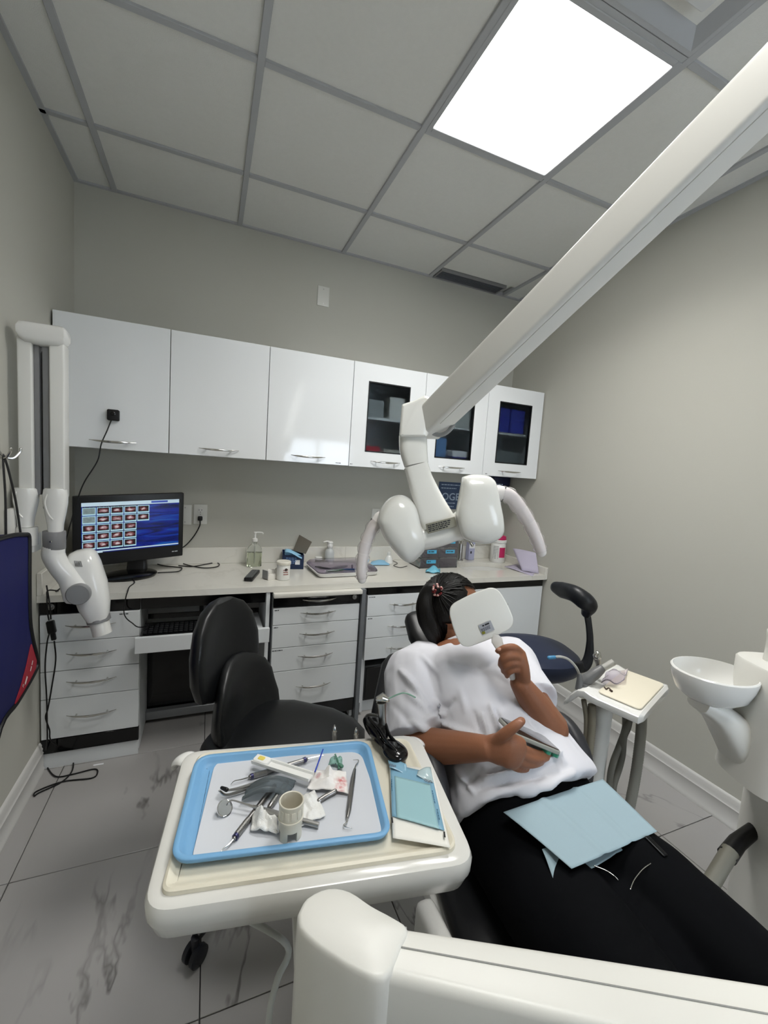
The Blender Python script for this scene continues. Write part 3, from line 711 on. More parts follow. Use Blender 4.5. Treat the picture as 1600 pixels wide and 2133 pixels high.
loft(bm, rings); mk('gel', bm, GEL, t)
bm = BM(); lathe(bm, [(.014, .15), (.0165, .152), (.0165, .168), (.008, .172), (.0055, .174), (.0055, .20), (.009, .202), (.009, .208), (.003, .21)], c); tube(bm, [c+V((0,0,.205)), c+V((.02,-.006,.207)), c+V((.04,-.012,.205)), c+V((.043,-.013,.198))], .0045); mk('pump', bm, PLASTG, t)
bm = BM(); tube(bm, [c+V((0,0,.15)), c+V((0,0,.02))], .003); mk('dip_tube', bm, PLASTW, t)
# remote
p0, p1 = at_counter(513, 1216), at_counter(536, 1190); u = _n(p1-p0); v = V((0,0,1)).cross(u)
t = thing('remote_control', 'dark grey remote control lying on the worktop edge', 'remote', (p0+p1)/2)
Fr = frame((p0+p1)/2+V((0,0,.0005)), u, v); ln_ = .19
bm = BM(); rrprism(bm, Fr, ln_, .046, .02, .008, .005); mk('case', bm, PLASTB, t)
bm = BM(); rrprism(bm, Fr, ln_-.02, .038, .0215, .006, .001); mk('face', bm, mat('remote_grey', '#4a4c4d', .5), t)
for k in range(8):
    for j in range(3):
        bm = BM(); lathe(bm, [(.004, .0205), (.0038, .0225), (.001, .023)], Fr @ V((-.07+.018*k, (j-1)*.011, 0)), (0,0,1), 10); mk('button', bm, mat('button_grey', '#77797a', .5), t)
# small plaster tooth model
p = at_counter(566, 1204)
t = thing('dental_model', 'small white plaster tooth model with a grey side on the worktop', 'model', p)
bm = BM(); M_ = Matrix.Translation(p+V((0,0,.0005))) @ Matrix.Rotation(.5, 4, 'Z')
loft(bm, [[M_ @ V((x*s, y*s, z)) for x, y in ((-.045,-.03),(-.02,-.034),(.03,-.03),(.048,-.015),(.045,.02),(.01,.03),(-.04,.025))] for s, z in ((1, 0), (1, .02), (.9, .03))]); mk('base_block', bm, mat('plaster', '#d9d6cf', .8), t)
for k, (x, y, h_) in enumerate(((-.03, -.012, .03), (-.012, .0, .022), (.008, .004, .022), (.028, -.004, .026))):
    bm = BM(); rings = [ring(M_ @ V((x, y, .026+h_*q)), V((1,0,0)), V((0,1,0)), .012*s, .011*s, 12) for q, s in ((0, 1), (.5, 1.05), (.85, .8), (1, .35))]; loft(bm, rings); mk('tooth', bm, mat('plaster', '#d9d6cf', .8), t)
bm = BM(); box(bm, -.048, -.044, -.028, .02, .004, .05, .001, 1, M_); mk('grey_plate', bm, PLASTGREY, t)
# tub
p = V((.385, 2.285, .80))
t = thing('lidded_tub', 'white printed plastic tub with screw lid in front of the mask box', 'jar', p)
bm = BM(); lathe(bm, [(.033, .0005), (.036, .003), (.035, .085), (.033, .088)], p, n=32); mk('tub', bm, PLASTW, t)
bm = BM(); lathe(bm, [(.0375, .083), (.0385, .085), (.0385, .098), (.036, .101), (.033, .1), (.01, .1)], p, n=32); mk('lid', bm, mat('cream_lid', '#e6e2d6', .4), t)
bm = BM()
for k in range(3):
    for j in range(6):
        a0 = -1.75+j*.13+.02*k; z = .055-.012*k
        r_t = .0364; quad(bm, [p+V((r_t*math.cos(q), r_t*math.sin(q), zz)) for q, zz in ((a0, z), (a0+.09, z), (a0+.09, z+.006), (a0, z+.006))])
mk('print', bm, mat('red_print', '#8e4038', .7), t, smooth=False)
bm = BM(); lathe(bm, [(.008, 0), (.008, .0006), (.002, .0008)], p+V((.0363*math.cos(-1.35), .0363*math.sin(-1.35), .06)), (math.cos(-1.35), math.sin(-1.35), 0), 16); mk('round_mark', bm, mat('dark_print', '#3a2f2c', .7), t)
# mask box
NAVY = mat('box_navy', '#17294a', .5, var=.1)
t = thing('mask_box', 'open dark blue cardboard box of face masks with raised flap', 'box', (.485, 2.57, .80))
Mb = Matrix.Translation((.488, 2.585, .8005)) @ Matrix.Rotation(math.radians(-8), 4, 'Z'); bw, bd, bh = .125, .17, .085
bm = BM()
for q in ((-bw/2, bw/2, -bd/2, -bd/2+.002, 0, bh), (-bw/2, bw/2, bd/2-.002, bd/2, 0, bh), (-bw/2, -bw/2+.002, -bd/2, bd/2, 0, bh), (bw/2-.002, bw/2, -bd/2, bd/2, 0, bh), (-bw/2, bw/2, -bd/2, bd/2, 0, .002)): box(bm, *q, 0, 1, Mb)
mk('carton', bm, NAVY, t, smooth=False)
fl = [onY(611,1147,2.655), onY(637,1154,2.515), onY(650,1129,2.54), onY(624,1114,2.68)]
bm = BM(); nn = area_normal(fl); slab(bm, fl, nn, .002, .0004, 1); mk('flap', bm, mat('cardboard_inside', '#7b7469', .8), t)
bm = BM(); box(bm, .012, .040, -bd/2-.0006, -bd/2, .028, .056, 0, 1, Mb); mk('white_square', bm, PAPERW, t)
scribble('print_lines', Mb @ V((-bw/2+.02, -bd/2-.0006, .072)), Mb.to_3x3() @ V((1,0,0)), UZ_, .07, .04, 4, mat('pale_blue_print', '#5f7da8', .6), t, 61, nrm=(0,-1,0))
for k in range(4):
    bm = BM(); grid = []
    for i in range(9):
        a = i/8; grid.append([Mb @ V((-.05+.1*a, -.07+.13*b_/6-.01*k, .062+.008*k+.02*math.sin(a*3.1+k*.4)+.012*math.sin(b_*.9))) for b_ in range(7)])
    vs = [[bm.verts.new(p_) for p_ in r] for r in grid]
    for i in range(8):
        for j in range(6): bm.faces.new((vs[i][j], vs[i+1][j], vs[i+1][j+1], vs[i][j+1]))
    o = mk('face_mask', bm, mat('mask_blue', '#8fbfdc', .8), None); so = o.modifiers.new('t', 'SOLIDIFY'); so.thickness = .001
    tag(o, ['lowest', 'second', 'third', 'topmost'][k]+' of the pale blue masks in the dark blue box', 'mask', 'masks in the box')
# foam pump bottle
p = V((.735, 2.635, .8005))
t = thing('pump_bottle', 'frosted white foam pump bottle behind the clear lidded tray', 'bottle', p)
bm = BM(); lathe(bm, [(.026, .0), (.030, .004), (.030, .07), (.026, .088), (.016, .098), (.015, .104)], p, n=28); mk('bottle_body', bm, mat('frosted_white', '#dfe3e4', .3, trans=.35), t)
bm = BM(); lathe(bm, [(.018, .104), (.0195, .106), (.0195, .124), (.017, .128), (.015, .13), (.02, .132), (.02, .14), (.012, .146)], p); sweep(bm, catmull([p+V((0,0,.14)), p+V((-.025,-.008,.146)), p+V((-.05,-.016,.142))], 5), [(.006, .012), (.005, .008), (.004, .004)], 10, up=(0,0,1)); mk('pump_head', bm, PLASTG, t)
# clear lidded tray
u = _n(V((.36, .02, 0))); v = V((-u.y, u.x, 0)); p = V((.755, 2.425, .8005)); Fr = frame(p, u, v)
t = thing('instrument_tray', 'shallow white tray of instruments under a clear domed plastic lid', 'tray', p)
bm = BM(); rings = []
for w_, d_, z in ((.34, .27, 0), (.36, .29, .006), (.372, .30, .022), (.38, .308, .024), (.372, .30, .025), (.355, .285, .008), (.33, .26, .004)): rings.append([Fr @ V((x, y, z)) for x, y in rrect(w_, d_, .03)])
loft(bm, rings); mk('tray_base', bm, PLASTG, t)
bm = BM(); rings = []
for w_, d_, z in ((.368, .296, .026), (.366, .294, .034), (.34, .27, .05), (.30, .23, .056), (.02, .02, .057)): rings.append([Fr @ V((x, y, z)) for x, y in rrect(w_, d_, .03)])
loft(bm, rings, False, True); o = mk('clear_lid', bm, mat('lid_plastic', '#d8d2dc', .05, trans=1, ior=1.2), t); so = o.modifiers.new('t', 'SOLIDIFY'); so.thickness = .0015
for k, (x, y, l, a, col) in enumerate(((-.05, -.03, .12, .1, '#4f7f5e'), (.05, -.02, .11, -.2, '#2f5f8f'), (0, .05, .14, .3, '#8d8f92'), (.09, .05, .10, 1.2, '#6a5a74'), (-.1, .05, .1, -.6, '#3b3f44'), (.02, -.08, .16, .02, '#b9bcbf'))):
    d_ = V((math.cos(a), math.sin(a), 0)); bm = BM(); c0 = V((x, y, .013))
    sweep(bm, [Fr @ (c0-d_*l/2), Fr @ (c0-d_*l*.2), Fr @ (c0+d_*l*.3), Fr @ (c0+d_*l/2)], [.003, .006, .006, .002], 8)
    tag(mk('hand_instrument', bm, mat('tool_'+col[1:], col, .35)), ['green handled tool', 'blue handled tool', 'long grey tool at the back', 'purple grey tool at the right', 'dark tool at the left', 'long pale tool at the front'][k]+' inside the clear lidded tray', 'instrument', 'tools in the lidded tray')
p = V((.655, 2.60, .8005)); t = thing('small_jar', 'tiny white jar with a dark spot behind the lidded tray', 'jar', p)
bm = BM(); lathe(bm, [(.02, 0), (.021, .002), (.021, .03), (.019, .032)], p); mk('jar_body', bm, PLASTW, t)
bm = BM(); lathe(bm, [(.023, .032), (.0235, .034), (.0235, .048), (.021, .05), (.005, .05)], p); mk('cap', bm, PLASTG, t)
# sheet helper
def sheet(name, pts4, m, nu=10, nv=8, f=None, th=.0008, parent=None):
    A, B, C, D = [V(q) for q in pts4]; bm = BM(); vs = []
    nn = _n((B-A).cross(D-A))
    for i in range(nu+1):
        row = []
        for j in range(nv+1):
            a, b = i/nu, j/nv; q = A*(1-a)*(1-b)+B*a*(1-b)+C*a*b+D*(1-a)*b
            if f: q = q + nn*f(a, b)
            row.append(bm.verts.new(q))
        vs.append(row)
    for i in range(nu):
        for j in range(nv): bm.faces.new((vs[i][j], vs[i+1][j], vs[i+1][j+1], vs[i][j+1]))
    o = mk(name, bm, m, parent, ang=70); s = o.modifiers.new('thickness', 'SOLIDIFY'); s.thickness = th; s.offset = 0; return o
o = sheet('face_mask', [T(768,1178,.801), T(812,1178,.801), T(806,1168,.801), T(775,1170,.801)], mat('mask_blue', '#8fbfdc', .8), 10, 6, lambda a, b: .004+.018*math.sin(a*math.pi)*math.sin(b*math.pi)); tag(o, 'pale blue face mask lying loose on the worktop by the backsplash', 'mask')
p = V((1.142, 2.60, .8005)); t = thing('cone_bottle', 'small white conical bottle behind the lamp on the worktop', 'bottle', p)
bm = BM(); lathe(bm, [(.028, 0), (.03, .003), (.026, .03), (.016, .05), (.012, .055)], p, n=24); mk('bottle_body', bm, PLASTG, t)
bm = BM(); lathe(bm, [(.013, .054), (.0135, .056), (.0125, .075), (.006, .08)], p); mk('cap', bm, PLASTW, t)
cable('charger_cable', 'thin black and red cable curled behind the lamp on the worktop', [T(818,1168), T(828,1173), T(820,1178), T(834,1182), T(848,1179)], .0022)
# acrylic organiser with drawers
ACR = mat('acrylic', '#e6eaec', .05, trans=.9, ior=1.3); ORG = V((1.432, 2.51, .8005))
t = thing('drawer_organizer', 'clear acrylic organiser of six little drawers behind the lamp', 'organizer', ORG)
ow, od, oh = .285, .17, .205; x0, y0 = ORG.x-ow/2, ORG.y-od/2
bm = BM()
bm.free()
for i in range(3):
    bm = BM(); box(bm, x0+i*(ow-.006)/2, x0+i*(ow-.006)/2+.006, y0, y0+od, .8005, .8005+oh); mk('upright', bm, ACR, t, smooth=False)
for i in range(4):
    bm = BM(); box(bm, x0, x0+ow, y0, y0+od, .8005+i*(oh-.005)/3, .8005+i*(oh-.005)/3+.005); mk('shelf', bm, ACR, t, smooth=False)
drw = mat('smoked_drawer', '#8e8a90', .12, trans=.75, ior=1.2)
for i in range(2):
    for j in range(3):
        xa = x0+.008+i*(ow-.006)/2; za = .8005+.006+j*(oh-.005)/3; w_ = (ow-.006)/2-.008; h_ = (oh-.005)/3-.008
        bm = BM(); box(bm, xa, xa+w_, y0+.001, y0+.005, za, za+h_, .001, 1); d = mk('drawer_front', bm, drw, t)
        if not (i == 1 and j == 0):
            bm = BM(); box(bm, xa+.04, xa+.11, y0-.0006, y0+.0006, za+h_*.45, za+h_*.85); mk('blue_label', bm, mat('label_cyan', '#4fa9cf', .6), d); scribble('writing', (xa+.048, y0-.0007, za+h_*.76), UX, UZ_, .05, .011, 1, INK, d, 70+i*3+j, nrm=(0,-1,0))
        rr = random.Random(i*7+j)
        for k in range(4):
            bm = BM(); cx_, cz_ = xa+.02+k*.03, za+.008; sweep(bm, [V((cx_, y0+.03+.02*rr.random(), cz_)), V((cx_+.02*rr.random(), y0+.13, cz_+.02*rr.random()))], .006, 6); tag(mk('capsule', bm, mat('capsule_%d' % k, ('#2d8f86', '#c9b8bd', '#3a3a3f', '#d8d4c4')[k], .5)), ['teal', 'pinkish', 'dark', 'cream'][k]+' capsule inside the '+['bottom', 'middle', 'top'][j]+['-left', '-right'][i]+' organiser drawer', 'capsule', 'capsules in the organiser')
o = sheet('blue_pouch', [T(886,1194,.801), T(917,1196,.801), T(917,1188,.801), T(889,1187,.801)], mat('pouch_cyan', '#6fb7cf', .3), 10, 8, lambda a, b: .008+.03*math.sin(a*math.pi)*math.sin(b*math.pi)+.005*math.sin(9*a+5*b)); tag(o, 'crumpled pale blue pouch leaning on the acrylic organiser', 'pouch')
# faucet
t = thing('faucet', 'chrome tap at the back of the sink, mostly behind the lamp', 'tap', (1.72, 2.65, .80))
bm = BM(); lathe(bm, [(.026, .0005), (.026, .006), (.018, .01), (.017, .12), (.015, .125)], (1.735, 2.645, .80)); mk('body', bm, STEEL, t)
bm = BM(); tube(bm, [(1.735, 2.645, .915), (1.735, 2.62, .955), (1.745, 2.56, .96), (1.755, 2.52, .93)], .011, 10); mk('spout', bm, CHROME, t)
bm = BM(); sweep(bm, [V((1.735, 2.645, .925)), V((1.735, 2.655, .965))], [.01, .006], 10); mk('lever', bm, CHROME, t)
p = V((1.83, 2.655, .8005)); t = thing('soap_carton', 'slim lavender and white carton beside the tap', 'box', p)
bm = BM(); box(bm, p.x-.026, p.x+.026, p.y-.02, p.y+.02, p.z, p.z+.135, .002, 1); mk('carton', bm, mat('lavender', '#a9abc6', .5), t)
bm = BM(); box(bm, p.x-.024, p.x+.024, p.y-.0206, p.y-.02, p.z+.09, p.z+.12); mk('white_band', bm, PAPERW, t)
bm = BM(); box(bm, p.x-.012, p.x+.0, p.y-.0208, p.y-.02, p.z+.05, p.z+.068); mk('dark_mark', bm, INK, t)
# wipes tub
p = V((2.022, 2.575, .8005)); t = thing('wipes_canister', 'white wipes canister with a bright pink lid and panel', 'canister', p)
bm = BM(); lathe(bm, [(.053, 0), (.056, .004), (.055, .14), (.052, .146)], p, n=32); mk('canister', bm, PLASTG, t)
PINK = mat('pink', '#c0265f', .4)
bm = BM(); lathe(bm, [(.056, .146), (.058, .148), (.058, .168), (.056, .17)], p, n=32); mk('collar', bm, PLASTG, t)
bm = BM(); lathe(bm, [(.052, .17), (.053, .172), (.05, .195), (.04, .2), (.01, .201)], p, n=32); mk('lid', bm, PINK, t)
bm = BM(); a0 = -2.05
for k in range(6): quad(bm, [p+V((.0563*math.cos(a), .0563*math.sin(a), z)) for a, z in ((a0+k*.15, .04), (a0+(k+1)*.15, .04), (a0+(k+1)*.15, .115), (a0+k*.15, .115))])
mk('pink_panel', bm, PINK, t)
bm = BM()
for k in range(9):
    z = .03+.011*k; a1 = -2.9
    quad(bm, [p+V((.0563*math.cos(a), .0563*math.sin(a), zz)) for a, zz in ((a1, z), (a1+.35, z), (a1+.35, z+.005), (a1, z+.005))]); quad(bm, [p+V((.0563*math.cos(a), .0563*math.sin(a), zz)) for a, zz in ((a1+.37, z), (a1+.75, z), (a1+.75, z+.005), (a1+.37, z+.005))])
mk('small_print', bm, PLASTGREY, t, smooth=False)
LAV = mat('paper_lavender', '#b9b3c6', .75)
o = sheet('paper_sheet', [T(1050,1181,.8015), T(1110,1200,.8015), T(1118,1186,.8015), T(1078,1176,.8015)], LAV, 8, 6, lambda a, b: .003*math.sin(5*a+2*b)+.002); tag(o, 'lavender paper sheet lying flat near the right end of the worktop', 'paper')
o = sheet('paper_sheet', [V((2.00, 2.27, .803)), V((2.075, 2.19, .803)), V((2.085, 2.25, .935)), V((2.01, 2.40, .935))], LAV, 8, 6, lambda a, b: .006*math.sin(4*a)); tag(o, 'lavender folded leaflet standing upright against the right upstand', 'paper')

# ================================================================== WEBCAM ON THE CABINET DOOR
t = thing('webcam', 'small black square camera stuck on the left cabinet door, its cord hanging', 'camera', (-.418, UY, 1.594))
bm = BM(); rrprism(bm, frame((-.418, UY-.0002, 1.594), (1,0,0), (0,0,1)), .048, .05, .024, .006, .003); mk('housing', bm, mat('webcam_black', '#050507', .5), t)
bm = BM(); lathe(bm, [(.01, .0), (.01, .003), (.007, .004), (.006, .002), (.001, .002)], (-.418, UY-.0242, 1.6), (0,-1,0)); mk('lens', bm, BLACKG, t)
bm = BM(); tube(bm, [(-.425, 2.325, 1.57), (-.44, 2.318, 1.52), onY(211,925,2.32), onY(203,960,2.32), onY(178,1000,2.33), onY(165,1030,2.34), onY(150,1080,2.36), onY(140,1115,2.4), onY(130,1150,2.42), onY(120,1180,2.42), V((-.61, 2.40, .806)), V((-.6, 2.3, .804)), V((-.605, 2.2, .803))], .0028); mk('cord', bm, CABLE, t)
# adapter lead hanging over the left drawers to the floor
t = thing('adapter_lead', 'black cord with inline adapter hanging down the left drawers to the floor', 'cable', (-.61, 2.1, 0))
Yf = 2.135
bm = BM(); tube(bm, [V((-.60, 2.21, .803)), onY(100,1235,2.146)+V((0,0,.01)), onY(98,1245,Yf), onY(99,1275,Yf), onY(102,1292,Yf)], .003); mk('upper_cord', bm, CABLE, t)
bm = BM(); tube(bm, [onY(97,1225,2.15)+V((0,0,.012)), onY(104,1262,Yf-.005), onY(106,1290,Yf)], .003); mk('upper_cord', bm, CABLE, t)
p = onY(107, 1306, Yf); bm = BM(); rrprism(bm, frame(p+V((0,.008,0)), (1,0,.15), (0,0,1)), .03, .055, .018, .006, .004); mk('adapter', bm, PLASTB, t)
p2 = onY(111, 1326, Yf); bm = BM(); rrprism(bm, frame(p2+V((0,.008,0)), (1,0,.15), (0,0,1)), .018, .032, .013, .004, .003); mk('connector', bm, PLASTB, t)
fz = .0045
bm = BM(); tube(bm, [onY(113,1335,Yf), onY(116,1375,Yf), onY(108,1430,Yf), onY(100,1475,Yf), onY(95,1495,Yf), onY(103,1520,Yf), onY(108,1545,Yf), onZ(150,1566,fz)+V((0,-.03,.02)), onZ(152,1600,fz), onZ(131,1627,fz), onZ(82,1651,fz), onZ(72,1658,fz), onZ(77,1648,fz), onZ(131,1628,fz), onZ(190,1621,fz), onZ(203,1610,fz), onZ(196,1602,fz), onZ(150,1613,fz), onZ(115,1617,fz), onZ(95,1592,fz), onZ(89,1575,.02)], .003, 8, 6); mk('lower_cord', bm, CABLE, t)
bm = BM(); tube(bm, [onY(103,1318,Yf), onY(98,1340,Yf), onY(94,1390,Yf), onY(97,1450,Yf), onY(98,1500,Yf), onY(98,1550,Yf), onZ(89,1580,.012)], .003); mk('lower_cord', bm, CABLE, t)
p = onZ(205, 1593, .001); bm = BM(); box(bm, p.x-.02, p.x+.02, p.y-.004, p.y+.004, .0005, .003); tag(mk('paper_scrap', bm, PAPERW), 'thin white paper scrap on the floor under the left drawers', 'paper')

# ================================================================== X-RAY UNIT ON THE LEFT WALL
XY = 1.92
xr = thing('xray_unit', 'white folding dental x-ray arm and head mounted on the left wall', 'x-ray machine', (-.60, 1.95, .75))
def vbox(name, pxa, pxb, pya, pyb, y0, y1, m, r=.006, bev=.004, parent=xr):
    a, b = onY(pxa, pya, XY), onY(pxb, pya, XY); lo = onY(pxa, pyb, XY)
    w_, h_ = b.x-a.x, a.z-lo.z; bm = BM()
    rrprism(bm, Matrix.Translation(((a.x+b.x)/2, (y0+y1)/2, lo.z)), w_, y1-y0, h_, r, bev); return mk(name, bm, m, parent)
XG = mat('xray_grey', '#7e7e80', .4); XW = mat('xray_white', '#dcdcd8', .2)
vbox('rear_arm', 38, 70, 700, 1030, 1.90, 1.96, XW)
vbox('rear_arm_channel', 70, 82, 705, 1030, 1.915, 1.955, XG, .003, .001)
vbox('front_arm_channel', 88, 105, 710, 1035, 1.915, 1.955, XG, .003, .001)
vbox('front_arm', 105, 137, 715, 1035, 1.90, 1.96, XW)
vbox('cable_strip', 83, 87, 730, 1060, 1.935, 1.945, mat('strip_black', '#141415', .5), .001, .0005)
a, b = onY(41, 688, XY), onY(139, 712, XY); bm = BM()
rings = []
for s, z0_, z1_ in ((0, -.012, .028), (.04, -.024, .038), (.15, -.034, .040), (.5, -.037, .040), (.85, -.034, .040), (.96, -.024, .038), (1, -.012, .028)):
    c = a.lerp(b, s); rings.append(ring(V((c.x, 1.925, (a.z+b.z)/2+(z0_+z1_)/2)), V((0,1,0)), V((0,0,1)), .042, (z1_-z0_)/2, 20, 3.5))
loft(bm, rings); mk('elbow_bridge', bm, PLASTG, xr)
def knob(pxc, pya, pyb, wpx, name):
    top, bot = onY(pxc, pya, XY), onY(pxc, pyb, XY); W = (onY(pxc+wpx/2, pya, XY)-onY(pxc-wpx/2, pya, XY)).length/2; bm = BM(); rings = []
    for s, k in ((0, .80), (.03, .95), (.15, 1.03), (.35, 1.0), (.6, .82), (.8, .66), (1, .6)):
        rings.append(ring(top.lerp(bot, s), V((1,0,0)), V((0,1,0)), W*k, .038-.008*s, 24, 2.6))
    loft(bm, rings); mk(name, bm, PLASTG, xr)
    bm = BM(); pts = [ring(top.lerp(bot, .1)+V((0,-.039,0)), V((1,0,0)), V((0,0,1)), W*.55, .03, 16)[i] for i in range(3, 13)]
    mid = top.lerp(bot, .32)
    sweep(bm, catmull([mid+V((-W*.45,-.036,.034)), mid+V((-W*.62,-.036,.0)), mid+V((-W*.35,-.035,-.04)), mid+V((0,-.034,-.06))], 5), [(.003,.002)]*3, 6); mk('moulded_rib', bm, XW, xr)
knob(54, 1016, 1096, 52, 'rear_elbow'); knob(116, 1017, 1110, 50, 'front_elbow')
a = onY(55, 1096, XY); b = onY(55, 1135, XY)
bm = BM(); lathe(bm, [(.034, b.z), (.034, a.z-.004), (.03, a.z-.002), (.034, a.z)], (a.x, 1.92, 0)); mk('wall_swivel', bm, XW, xr)
bm = BM(); box(bm, XL+.001, onY(76, 1120, XY).x, 1.90, 1.975, onY(60, 1150, XY).z, onY(60, 1112, XY).z, .006, 2); mk('wall_bracket', bm, PLASTW, xr)
bm = BM(); box(bm, XL+.001, XL+.02, 1.86, 2.02, .98, 1.2, .006, 2); mk('wall_plate', bm, PLASTW, xr)
a, b = onY(113, 1106, XY), onY(113, 1143, XY); R_ = .036
bm = BM(); lathe(bm, [(R_*.97, b.z), (R_, b.z+.002), (R_, a.z-.002), (R_*.97, a.z)], (a.x, 1.92, 0), n=28); mk('grey_sleeve', bm, XG, xr)
bm = BM(); lathe(bm, [(.004, 0), (.004, .003), (.001, .004)], (a.x, 1.92-R_, (a.z+b.z)/2), (0,-1,0), 10); mk('screw', bm, CHROME, xr)
pts = [onY(112, 1140, XY), onY(112, 1158, XY), onY(125, 1182, XY), onY(145, 1207, XY), onY(163, 1238, XY)-V((0,.02,0))]
bm = BM(); sweep(bm, catmull(pts, 6), [(.036,.036), (.037,.037), (.036,.034), (.038,.03), (.046,.026)], 24, round_=True); mk('yoke', bm, PLASTG, xr)
pc_ = onY(163, 1238, XY-.04)
bm = BM(); lathe(bm, [(.038, -.02), (.040, -.016), (.040, .004), (.037, .008), (.005, .009)], pc_, (0,-1,0), 32); mk('pivot_cap', bm, mat('pivot_grey', '#868788', .45), xr)
h0, h1 = onY(168, 1148, 1.98), onY(205, 1288, 1.95); ax = _n(h1-h0); sd = _n(V((0,1,0)).cross(ax)); bm = BM(); rings = []
for s, k, kk in ((-.02, .3, .3), (0, .65, .6), (.06, .88, .85), (.2, 1.0, 1), (.5, 1.08, 1.05), (.8, .95, .95), (.97, .72, .75), (1, .66, .7)): rings.append(ring(h0.lerp(h1, s), sd, V((0,1,0)), .056*k, .058*kk, 28, 2.8))
loft(bm, rings); th_ = mk('tube_head', bm, PLASTG, xr)
for k in range(5):
    q = onY(155+k*3.2, 1168+k*.2, 1.92); bm = BM(); sweep(bm, [q, q+ax*.022], .0015, 6); mk('vent_slit', bm, XG, th_)
bm = BM(); c1 = h1+ax*.0; lathe(bm, [(.036, -.012), (.042, -.01), (.042, .012), (.036, .014)], c1, ax, 28); mk('collar', bm, XG, xr)
bm = BM(); lathe(bm, [(.034, 0), (.034, .01), (.034, .066), (.031, .066), (.031, .012), (.003, .012)], c1, ax, 28); mk('cone', bm, PLASTW, xr)

# ================================================================== LEAD APRON AND HOOK
AXp = -.578
def A(px, py, x=AXp): return onX(px, py, x)
top_r = A(58, 1113); rb = [A(61, 1125), A(61, 1200), A(62, 1285), A(67, 1325), A(77, 1372), A(76, 1392), A(62, 1420), A(35, 1465), A(0, 1518)]
low = rb[-1]; rest = [V((AXp, low.y-.12, low.z-.16)), V((AXp, low.y-.26, low.z-.2)), V((AXp, low.y-.42, low.z-.08)), V((AXp, low.y-.48, low.z+.25)), V((AXp, low.y-.44, top_r.z-.02)), V((AXp, low.y-.3, top_r.z+.03)), V((AXp, top_r.y-.16, top_r.z+.02))]
outl = catmull([top_r]+rb+rest+[top_r], 4)[:-1]
ap = thing('lead_apron', 'dark blue lead apron with black piping and red corner hung on the left wall', 'apron', (AXp, 1.6, .3))
nA = V((1, 0, 0))
bm = BM(); slab(bm, [q+V((-.05,0,0)) for q in outl], nA, .05, .012); mk('apron_panel', bm, mat('apron_blue', '#060e52', .7, bump=.25, bscale=500), ap)
bm = BM(); sweep(bm, outl+[outl[0], outl[1]], .007, 8); mk('piping', bm, BLACKM, ap)
red = [A(64, 1338), A(75.5, 1376), A(74, 1392), A(60, 1420), A(36, 1461), A(28, 1470), A(42, 1430), A(54, 1385)]
bm = BM(); slab(bm, [q+V((.0005,0,0)) for q in roundpoly(red, .01, 3)], nA, .0015, .0004, 1); rd = mk('red_corner', bm, mat('apron_red', '#a3142c', .5), ap)
for k, (p_, q_, w_, h_) in enumerate(((A(52,1425,AXp+.003), A(60,1398,AXp+.003), .045, .02), (A(63,1398,AXp+.003), A(67,1381,AXp+.003), .05, .014))):
    u = _n(q_-p_); v = nA.cross(u); scribble('brand_print', p_+v*h_/2, u, v, w_, h_, 1, mat('white_print', '#e3d4d2', .7), rd, 80+k, nrm=nA)
u = _n(A(60,1398)-A(52,1425)); text_obj('letter', 'R', .022, frame(A(49,1428,AXp+.0035), u, nA.cross(u)), mat('white_print', '#e3d4d2', .7), rd)
hk = thing('wall_hook', 'chrome double hook on the left wall above the apron', 'hook', (XL, 1.85, 1.42))
hb = V((XL, 1.80, 1.40))
bm = BM(); tpz = top_r.z+.015
sweep(bm, catmull([V((AXp-.02, 1.70, tpz-.02)), V((AXp-.03, 1.73, tpz+.12)), V((XL+.03, 1.785, 1.385)), V((AXp-.03, 1.80, tpz+.12)), V((AXp-.02, 1.82, tpz-.03))], 8), [(.002,.009)]*3, 8, up=(1,0,0)); mk('hanging_strap', bm, BLACKM, ap)
bm = BM(); box(bm, XL+.0005, XL+.006, hb.y-.03, hb.y+.03, hb.z-.02, hb.z+.04, .002, 1); mk('back_plate', bm, CHROME, hk)
for dy in (-.02, .02):
    bm = BM(); tube(bm, [hb+V((.005,dy,.0)), hb+V((.02,dy,-.018)), hb+V((.04,dy*1.5,-.02)), hb+V((.055,dy*1.9,.0)), hb+V((.057,dy*2,.012))], .0045, 8, round_=True); mk('prong', bm, CHROME, hk)

# ================================================================== BLACK OPERATOR CHAIR
VINYL = mat('black_vinyl', '#0d0f11', .38, spec=.5, bump=.06, bscale=500)
oc = thing('operator_chair', 'black vinyl operator chair with rounded back, facing the dental chair', 'chair', (.22, 1.36, 0))
OF = _n(V((.80, -.60, 0))); OL = V((-OF.y, OF.x, 0)); OB = V((.085, 1.50, 0))    # facing, lateral (to far side), back centre
def och(f, l, z): return OB + OF*f + OL*l + V((0,0,z))
def ochain(bm, prof, wid, th, e=2.6, n=28):
    pts = catmull([och(f, 0, z) for f, z in prof], 5); sweep(bm, pts, [(t_, w_) for t_, w_ in zip(th, wid)], n, up=None, e=e, round_=True)
bm = BM(); rings = []     # seat: thick pad
for s, k in ((-.26, .3), (-.25, .62), (-.2, .86), (-.08, 1), (.08, 1), (.17, .9), (.225, .7), (.245, .4)):
    rings.append(ring(och(.235+s, 0, .475+.012*math.cos(s*8)), OL, V((0,0,1)), .215*k, .05*min(1, k*1.25), 28, 2.8))
loft(bm, rings); mk('seat', bm, VINYL, oc)
